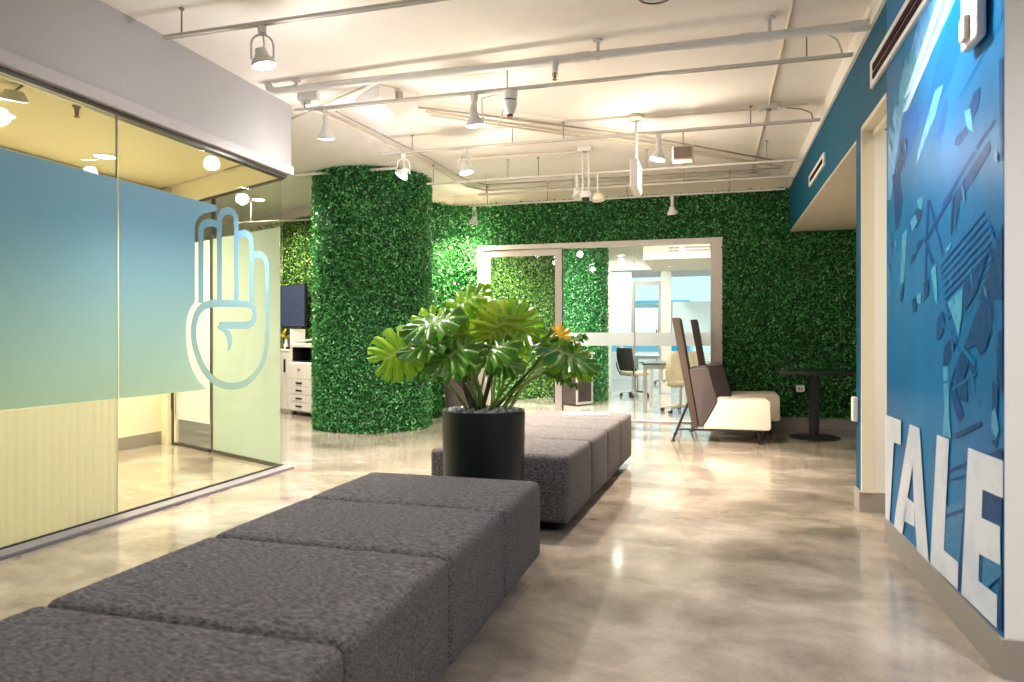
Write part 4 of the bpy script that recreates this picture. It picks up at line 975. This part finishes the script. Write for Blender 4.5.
# lengthwise conduit with boxes, cross conduits and slanting cables
pipe('conduit', 'cream conduit running lengthwise along the ceiling near the blue wall', [(0.475, 3.132, 3.186), (0.475, 9.288, 3.186)], .012, M['cpipe'], [((0.475, 4.968, 3.186), (0, 1, 0))])
for (x, y, lab) in ((.44, 6.05, 'flat ceiling box on the conduit crossing nearest the blue wall'), (-1.22, 6.92, 'flat ceiling box above the dome camera')):
    t = thing('junction_box', lab, 'junction box', (x*K, y*K, H-.05))
    MB().rbox(-.075, -.055, 0, .075, .055, .049, .008, 2).build('box_body', M['pipe'], t, True)
    b = MB(); b.lathe([(.02, -.012), (.03, .0)], 12); b.build('knockout', M['rod'], t)
pipe('conduit', 'cream conduit from the exit sign mount to the blue wall', [(-0.594, 6.502, 3.155), (0.389, 6.502, 3.155)], .010, M['cpipe'])
pipe('conduit', 'thin conduit from the ceiling box to the blue bulkhead', [(0.562, 6.502, 3.155), (0.800, 6.502, 3.155)], .010, M['cpipe'])
pipe('flexible_conduit', 'curved grey cable dropping to the track end near the blue wall', [(.60, 5.0, 3.18), (.72, 5.02, 3.16), (.80, 5.06, 3.12), (.83, 5.10, 3.07), (.835, 5.104, 3.046)], .007, M['pipe'], cat='cable')
pipe('flexible_conduit', 'curved dark cable dropping to the violet lamp track end', [(.62, 6.62, 3.18), (.75, 6.6, 3.15), (.83, 6.57, 3.10), (.84, 6.556, 3.046)], .006, M['rod'], cat='cable')
pipe('conduit', 'dark slanting cable from the ceiling speaker to the blue bulkhead', [(-2.462, 5.638, 3.150), (-1.890, 6.070, 3.150), (-0.648, 7.074, 3.150), (0.800, 8.564, 3.150)], .009, M['rod'], [((-1.728, 6.199, 3.150), (1, .8, 0))], cat='cable')
pipe('conduit', 'cream slanting conduit beside the dark cable', [(-2.441, 5.756, 3.150), (-0.756, 7.236, 3.150), (0.800, 8.791, 3.150)], .014, M['cpipe'])
pipe('conduit', 'second cream slanting conduit beside the dark cable', [(-2.441, 5.864, 3.148), (-0.756, 7.344, 3.148), (0.800, 8.791, 3.148)], .010, M['cpipe'])
pipe('conduit', 'long cream conduit slanting back toward the column and the hedge corner', [(-3.370, 5.454, 3.150), (-3.186, 7.128, 3.150), (-3.132, 8.748, 3.150), (-2.970, 9.072, 3.150), (0.540, 9.126, 3.150)], .015, M['cpipe'])
pipe('conduit', 'thin dark conduit slanting back toward the column', [(-3.218, 5.562, 3.155), (-3.056, 7.236, 3.155), (-3.024, 8.316, 3.155), (-2.862, 8.770, 3.155), (0.800, 8.856, 3.155)], .008, M['rod'])
pipe('conduit', 'cream conduit rising from the grey header across the ceiling', [(-3.834, 5.702, 3.160), (-2.376, 4.914, 3.160)], .011, M['cpipe'])
pipe('conduit', 'thin white pipe from the grey header to the hedge column', [(-5.130, 7.592, 3.150), (-3.586, 7.592, 3.150)], .016, M['pipe'])
pipe('conduit', 'pale conduit crossing left of the exit sign toward the ceiling box', [(-2.808, 7.430, 3.155), (-1.404, 7.474, 3.155)], .010, M['cpipe'])
# exit sign hanging edge-on
ex = thing('exit_sign', 'lit white exit sign hanging from a thin stem, seen edge on', 'exit sign', (-.675, 6.54, 2.735), .0); ex.scale = (1.08, 1.08, 1.08)
MB().lathe([(.045, .385), (.07, .40), (.07, .428)], 20).build('canopy', M['cpipe'], ex, True)
b = MB(); b.tube([(0, 0, .02), (0, 0, .39)], .011, 8); b.build('stem', M['pipe'], ex, True)
b = MB(); b.rbox(-.035, -.17, -.225, .028, .17, .02, .008, 2); b.build('housing', M['white'], ex, True)
MB().box(.028, -.16, -.215, .033, .16, .01).build('lit_face', emitter('lit sign face', (1, .98, .95), 3.2), ex)
b = MB()     # EXIT in slim strokes on the lit face
def stroke(x0, z0, x1, z1, w=.014):
    d = Vector((x1-x0, z1-z0)); n = Vector((-d.y, d.x)).normalized()*w/2
    b.add([(.0336, x0+n.x, z0+n.y), (.0336, x0-n.x, z0-n.y), (.0336, x1-n.x, z1-n.y), (.0336, x1+n.x, z1+n.y)], [(0, 1, 2, 3)])
for (x0, z0, x1, z1) in ((-.135,-.16,-.135,-.05),(-.135,-.057,-.085,-.057),(-.135,-.105,-.09,-.105),(-.135,-.153,-.085,-.153),(-.06,-.16,-.01,-.05),(-.01,-.16,-.06,-.05),(.03,-.16,.03,-.05),(.065,-.057,.125,-.057),(.095,-.16,.095,-.05)): stroke(x0, z0, x1, z1)
b.build('lettering', emitter('pale red lettering', (1, .72, .68), 2.2), ex)
# grille box hanging from the violet-lamp rail
hb_ = thing('speaker_box', 'small taupe grille box hanging from the track, right of the exit sign', 'speaker', S((-.23, 5.96, 2.60))); hb_.scale = (1.1, 1.1, 1.1)
MB().rbox(-.085, -.06, .0, .085, .05, .125, .01, 2).build('casing', M['cream'], hb_, True)
b = MB(); b.box(-.07, -.066, .015, .07, -.061, .11); b.build('grille', M['brown'], hb_)
b = MB(); b.tube([(0, 0, .125), (0, 0, .249)], .005, 6); b.build('rod', M['rod'], hb_)
# ceiling speaker wedge at the left
ws = thing('ceiling_projector_box', 'wide white wedge shaped box fixed to the ceiling before the column', 'box', (-2.66, 5.42, H-.231), -.62); ws.scale = (1.08, 1.08, 1)
b = MB(); b.add([(-.20, -.17, .12), (.20, -.17, .12), (.20, .17, .12), (-.20, .17, .12), (-.20, -.17, .23), (.20, -.17, .23), (.20, .17, .23), (-.20, .17, .23), (-.12, .02, 0.02), (.12, .02, 0.02)],
 [(4,5,6,7),(0,1,5,4),(1,2,6,5),(2,3,7,6),(3,0,4,7),(0,8,9,1),(3,2,9,8),(0,3,8),(1,9,2)])
b.build('casing', M['pipe'], ws, bevel=.006)
b = MB(); b.box(.2005, -.02, .14, .23, .02, .20); b.build('cable_gland', M['rod'], ws)
# smoke sensor on pipe, dome camera, ceiling speaker ring
sn = thing('camera_sensor', 'stubby white sensor hanging below the second track rail', 'sensor', S((-1.34, 4.64, 2.85))); sn.scale = (1.1, 1.1, 1.1)
MB().lathe([(.024, -.165), (.036, -.15), (.046, -.11), (.050, -.075)], 24).build('housing', M['fixture'], sn, True)
MB().lathe([(.044, -.075), (.044, -.066)], 24).build('dark_ring', M['black'], sn)
MB().lathe([(.050, -.066), (.054, -.02), (.056, -.008), (.04, -.002)], 24).build('mount', M['fixture'], sn, True)
MB().lathe([(0, -.19), (.02, -.185), (.022, -.166)], 16).build('sensor_eye', principled('brown lens', (.10, .05, .03), .2), sn, True)
pipe('flexible_conduit', 'white looping cable from the sensor to the lamp on the second track rail', [S(q_) for q_ in [(-1.39, 4.64, 2.80), (-1.45, 4.64, 2.83), (-1.545, 4.64, 2.815), (-1.545, 4.65, 2.72), (-1.52, 4.65, 2.63), (-1.47, 4.65, 2.60), (-1.42, 4.65, 2.64), (-1.385, 4.64, 2.73)]], .0055, M['pipe'], cat='cable')
dc = thing('dome_camera', 'white dome security camera hanging on twin poles near the back', 'camera', (-1.32, 7.53, 2.66)); dc.scale = (1.08, 1.08, 1.08)
b = MB(); b.tube([(-.03, 0, .06), (-.03, 0, .44)], .010, 8); b.tube([(.03, 0, .06), (.03, 0, .44)], .010, 8); b.build('pole', M['pipe'], dc, True)
MB().lathe([(.052, .0), (.062, .02), (.058, .06), (.03, .07), (0, .07)], 24).build('housing', M['fixture'], dc, True)
MB().lathe([(0, -.045), (.02, -.04), (.036, -.02), (.042, 0)], 20).build('dome', M['black'], dc, True)
d2 = thing('smoke_dome', 'beige dome beside the security camera', 'detector', (-1.20, 7.60, 2.67)); d2.scale = (1.08, 1.08, 1.08)
MB().lathe([(0, .05), (.035, .045), (.065, .015), (.07, -.03), (.05, -.04), (0, -.04)], 20).build('housing', M['cream'], d2, True)
MB().tube([(0, 0, .045), (0, 0, .235)], .008, 8).build('stem', M['pipe'], d2, True)
cs = thing('ceiling_speaker', 'round perforated ceiling speaker at the top edge, centre', 'speaker', (-.325, 4.25, H-.0145))
MB().lathe([(.0, .0), (.09, .0), (.095, .014), (0, .0145)], 32).build('grille', principled('perforated grille', (.55, .54, .53), .6), cs)
MB().lathe([(.096, -.004), (.105, -.004), (.108, .0145), (.096, .0145)], 32, cap=False).build('rim', M['brown'], cs, True)
sl = thing('smoke_detector', 'white ceiling fixture beside the grey header', 'detector', (-3.24, 5.16, H-.12), .3)
b = MB(); b.rbox(-.085, -.06, .03, .085, .06, .119, .012, 2); b.build('base', M['fixture'], sl, True)
MB().lathe([(.05, 0), (.07, .03)], 6).build('cover', M['clear'], sl)

# ------------------------------------------------------------------ lamps on the tracks
def lamp(label, loc_, kind='down', tilt=0, rz=0):
    t = thing('track_spotlight', label, 'spotlight', loc_, rz)
    b = MB(); b.rbox(-.022, -.018, -.045, .022, .018, -.002, .005, 2); b.build('adapter', M['fixture'], t, True)
    if kind == 'yoke':
        b = MB(); pts = [(.058, 0, -.19)]
        for k in range(9):
            a = PI*k/8; pts.append((.058*math.cos(a), 0, -.105+.055*math.sin(a)))
        pts.append((-.058, 0, -.19)); b.tube(pts, .006, 6); b.tube([(0, 0, -.045), (.01, .01, -.10), (-.01, .01, -.15)], .005, 6); b.build('yoke', M['fixture'], t, True)
    else:
        b = MB(); b.tube([(0, 0, -.044), (0, 0, -.15)], .02, 12); b.tube([(.03, 0, -.08), (.038, 0, -.13), (.03, 0, -.17)], .006, 6); b.build('stem', M['fixture'], t, True)
    c_, s_ = math.cos(tilt), math.sin(tilt); ax = (s_, 0, c_); o = (0, 0, -.175)
    b = MB(); b.lathe([(.062, -.045), (.066, -.035), (.062, -.02), (.036, .015), (.03, .045), (0, .05)], 24, o, ax); b.build('lamp_head', M['fixture'], t, True)
    return t, Vector(loc_) + Matrix.Rotation(rz, 3, 'Z') @ (Vector(o)+Vector(ax)*(-.046)), Matrix.Rotation(rz, 3, 'Z') @ (-Vector(ax)), o, ax
def lens(t, o, ax, mat):
    return MB().lathe([(0, -.052), (.045, -.050), (.058, -.046), (.058, -.044), (0, -.044)], 24, o, ax).build('lens', mat, t, True)
def spot(loc_, d, w, ang_=110, col=(1, .90, .76), blend=.7, r=.05):
    l = bpy.data.lights.new('lamp_light', 'SPOT'); l.energy = w; l.color = col; l.spot_size = math.radians(ang_); l.spot_blend = blend; l.shadow_soft_size = r
    o = bpy.data.objects.new('lamp_light', l); COL.objects.link(o); o.location = Vector(loc_)+Vector(d)*.012
    o.rotation_euler = Vector(d).to_track_quat('-Z', 'Y').to_euler(); return o
def glow(loc_, w, col=(1, .90, .78), r=.06):  # added point fill, reaches what the spot beams miss
    l = bpy.data.lights.new('fill_glow', 'POINT'); l.energy = w; l.color = col; l.shadow_soft_size = r
    o = bpy.data.objects.new('fill_glow', l); COL.objects.link(o); o.location = loc_; return o
WARM = (1, .86, .68); NEUT = (1, .95, .90)
LAMPS = [
 ('bright yoke mounted spotlight on the nearest track, top left', (-2.36, 3.30, 2.85), 'yoke', -.22, .5, 'lens', 190, 130, (1, .97, .95)),
 ('white spotlight on the second track, just right of the grey header', (-2.77, 4.64, 2.85), 'down', .28, -1.15, 'lens', 240, 110, NEUT),
 ('white spotlight with a looping cable on the second track', (-1.60, 4.64, 2.85), 'down', .2, -1.93, 'lens', 300, 110, WARM),
 ('tilted spotlight with violet glow in front of the hedge column', (-2.75, 5.96, 2.85), 'yoke', .6, .4, 'lensp', 60, 90, (.8, .7, 1)),
 ('yoke mounted spotlight shining down right of the hedge column', (-2.14, 5.96, 2.85), 'yoke', -.22, 0, 'lens', 330, 110, WARM),
 ('spotlight hanging between the exit sign and the grille box', (-.43, 5.96, 2.85), 'down', .2, .2, 'lens', 470, 115, WARM),
 ('yoke mounted spotlight in front of the hedge corner left of the door', (-2.98, 8.64, 2.85), 'yoke', .5, -.75, 'lens', 230, 110, (1, .92, .6)),
 ('small spotlight in front of the hedge above the glass door', (-.46, 8.64, 2.85), 'down', -.3, 1.2, 'lensoff', 0, 0, WARM),
 ('small unlit spotlight beside the dome camera', (-1.32, 7.05, 2.80), 'down', .5, 2.6, 'lensoff', 0, 0, WARM),
 ('spotlight on the short track over the near end of the blue mural', (.32, 2.95, 2.85), 'down', -.5, 0, 'lens', 60, 120, (1, .97, .93)),
]
M['lensoff'] = principled('unlit lamp lens', (.75, .72, .72), .2)
for lab, l_, kind, tilt, rz, lm, w, an, col in LAMPS:
    k = 1.05 if l_[1] > 8 else 1.1; l_ = S(l_, k)
    t, p, d, o, ax = lamp(lab, l_, kind, tilt, rz); t.scale = (k, k, k); p = Vector(l_)+(p-Vector(l_))*k
    lens(t, o, ax, M[lm])
    if w:
        spot(p, d, w*POW, an, col)
        glow(Vector(p)+Vector(d)*.12, w*GLOW, col)  # fill added at the head to lift the ceiling
# more lamps further back on rails hidden in the corner left of the column, and inside the glass room
def downlight(label, loc_, r, w, col, mat, ang_=150):
    t = thing('downlight', label, 'ceiling light', loc_)
    MB().lathe([(r, -.006), (r+.014, -.006), (r+.018, 0), (r, .0)], 32, cap=False).build('trim_ring', M['white'], t, True)
    MB().lathe([(0, -.003), (r-.001, -.003)], 32).build('lens', mat, t)
    if w: spot(Vector(loc_)-Vector((0, 0, .012)), (0, 0, -1), w*POW, ang_, col, 1, r)
    return t
downlight('round ceiling light seen above the frosted door glass', (-5.48, 7.72, H-.001), .085, 300, (1, .93, .72), M['lens'])
downlight('round ceiling light farther back above the printer corner', (-6.5, 9.0, H-.001), .085, 260, (1, .93, .66), M['lens'])
RY = (1, .86, .56)
downlight('round downlight in the warm glass room, deepest one', (-5.2, 5.0, 2.759), .085, 230, RY, M['lensw'])
downlight('round downlight in the warm glass room near the left edge', (-4.95, 3.85, 2.759), .09, 230, RY, M['lensw'])
downlight('downlight in the warm glass room beyond the left frame edge', (-4.8, 2.2, 2.759), .09, 230, RY, M['lensw'])
t = thing('ceiling_lamp', 'tilted round lamp on a dark arm inside the warm glass room', 'ceiling light', (-4.28, 3.42, 2.68))
MB().lathe([(.075, -.02), (.08, -.01), (.05, .04), (0, .045)], 24, (0, 0, 0), (.3, -.2, 1)).build('lamp_head', M['fixture'], t, True)
MB().lathe([(0, -.024), (.072, -.021)], 24, (0, 0, 0), (.3, -.2, 1)).build('lens', M['lensw'], t)
MB().tube([(.01, 0, .04), (.05, .02, .079)], .008, 6).build('arm', M['rod'], t)
sp2 = thing('fire_sprinkler', 'small dark sprinkler head in the warm glass room', 'sprinkler', (-4.25, 3.85, 2.757))
b = MB(); b.lathe([(.02, -.02), (.03, 0)], 12); b.lathe([(.012, -.07), (.016, -.02)], 10); b.lathe([(0, -.085), (.02, -.08), (.02, -.075), (0, -.072)], 10); b.build('nozzle', M['rod'], sp2, True)
# rooms behind the door
downlight('round ceiling light behind the fixed glass pane', (-1.9, 11.0, H-.001), .08, 300, NEUT, M['lens'])
downlight('added round fill light in front of the inner hedge wall', (-3.0, 10.7, H-.001), .08, 1000, NEUT, M['lens'])  # added to brighten the hedge behind the sliding door
glow((-3.0, 10.7, H-.35), 70, NEUT)  # added fill point for the upper part of that hedge
downlight('round ceiling light over the meeting table', (-.3, 11.0, H-.001), .08, 280, NEUT, M['lens'])
downlight('round ceiling light by the inner glass partition', (-1.75, 13.6, H-.001), .08, 260, NEUT, M['lens'])
downlight('round ceiling light beyond the inner glass partition', (-1.6, 16.6, H-.001), .08, 400, (.85, .95, 1), M['lens'])
downlight('second round ceiling light beyond the inner glass partition', (.2, 16.6, H-.001), .08, 300, (.85, .95, 1), M['lens'])
downlight('round ceiling light in the room through the right hand doorway', (2.1, 4.1, H-.001), .08, 120, (1, .92, .7), M['lens'])
# behind the viewpoint: unseen lamps added as fill, one lifting the end wall
for i, (x, y) in enumerate(((-1.4, 1.2), (1.9, .9), (-2.6, .2), (-1.2, -1.6))):
    downlight(('unseen fill light added over the near end of the bench', 'unseen fill light added to the right behind the viewpoint', 'unseen fill light added beside the glass partition behind the viewpoint', 'unseen fill light added at the rear of the hall')[i], (x, y, H-.001), .08, REAR*(9 if i == 1 else 1), (1, .97, .95), M['lens'])

# ------------------------------------------------------------------ world, camera, colour
w = bpy.data.worlds.new('World'); SC.world = w; w.use_nodes = True
bg = w.node_tree.nodes['Background']; bg.inputs[0].default_value = (.80, .93, 1, 1); bg.inputs[1].default_value = SKY
cam = bpy.data.cameras.new('camera'); co = bpy.data.objects.new('camera', cam); COL.objects.link(co); SC.camera = co
co.location = (0, 0, 1.15); co.rotation_euler = (PI/2, 0, YAW)
cam.sensor_width = 36; cam.lens = 36*700/1024; cam.shift_y = -4/1024
cam.clip_start = .05; cam.clip_end = 100
cam.dof.use_dof = True; cam.dof.focus_distance = 7.0; cam.dof.aperture_fstop = 3.2
vs_ = SC.view_settings; vs_.view_transform = 'Standard'; vs_.look = 'None'; vs_.gamma = 1; vs_.use_curve_mapping = False; vs_.exposure = EXPO
SC.cycles.use_denoising = True; SC.cycles.max_bounces = 10; SC.cycles.diffuse_bounces = 5; SC.cycles.glossy_bounces = 4; SC.cycles.transparent_max_bounces = 16; SC.cycles.transmission_bounces = 4
SC.cycles.sample_clamp_indirect = 4; SC.cycles.caustics_reflective = False; SC.cycles.caustics_refractive = False
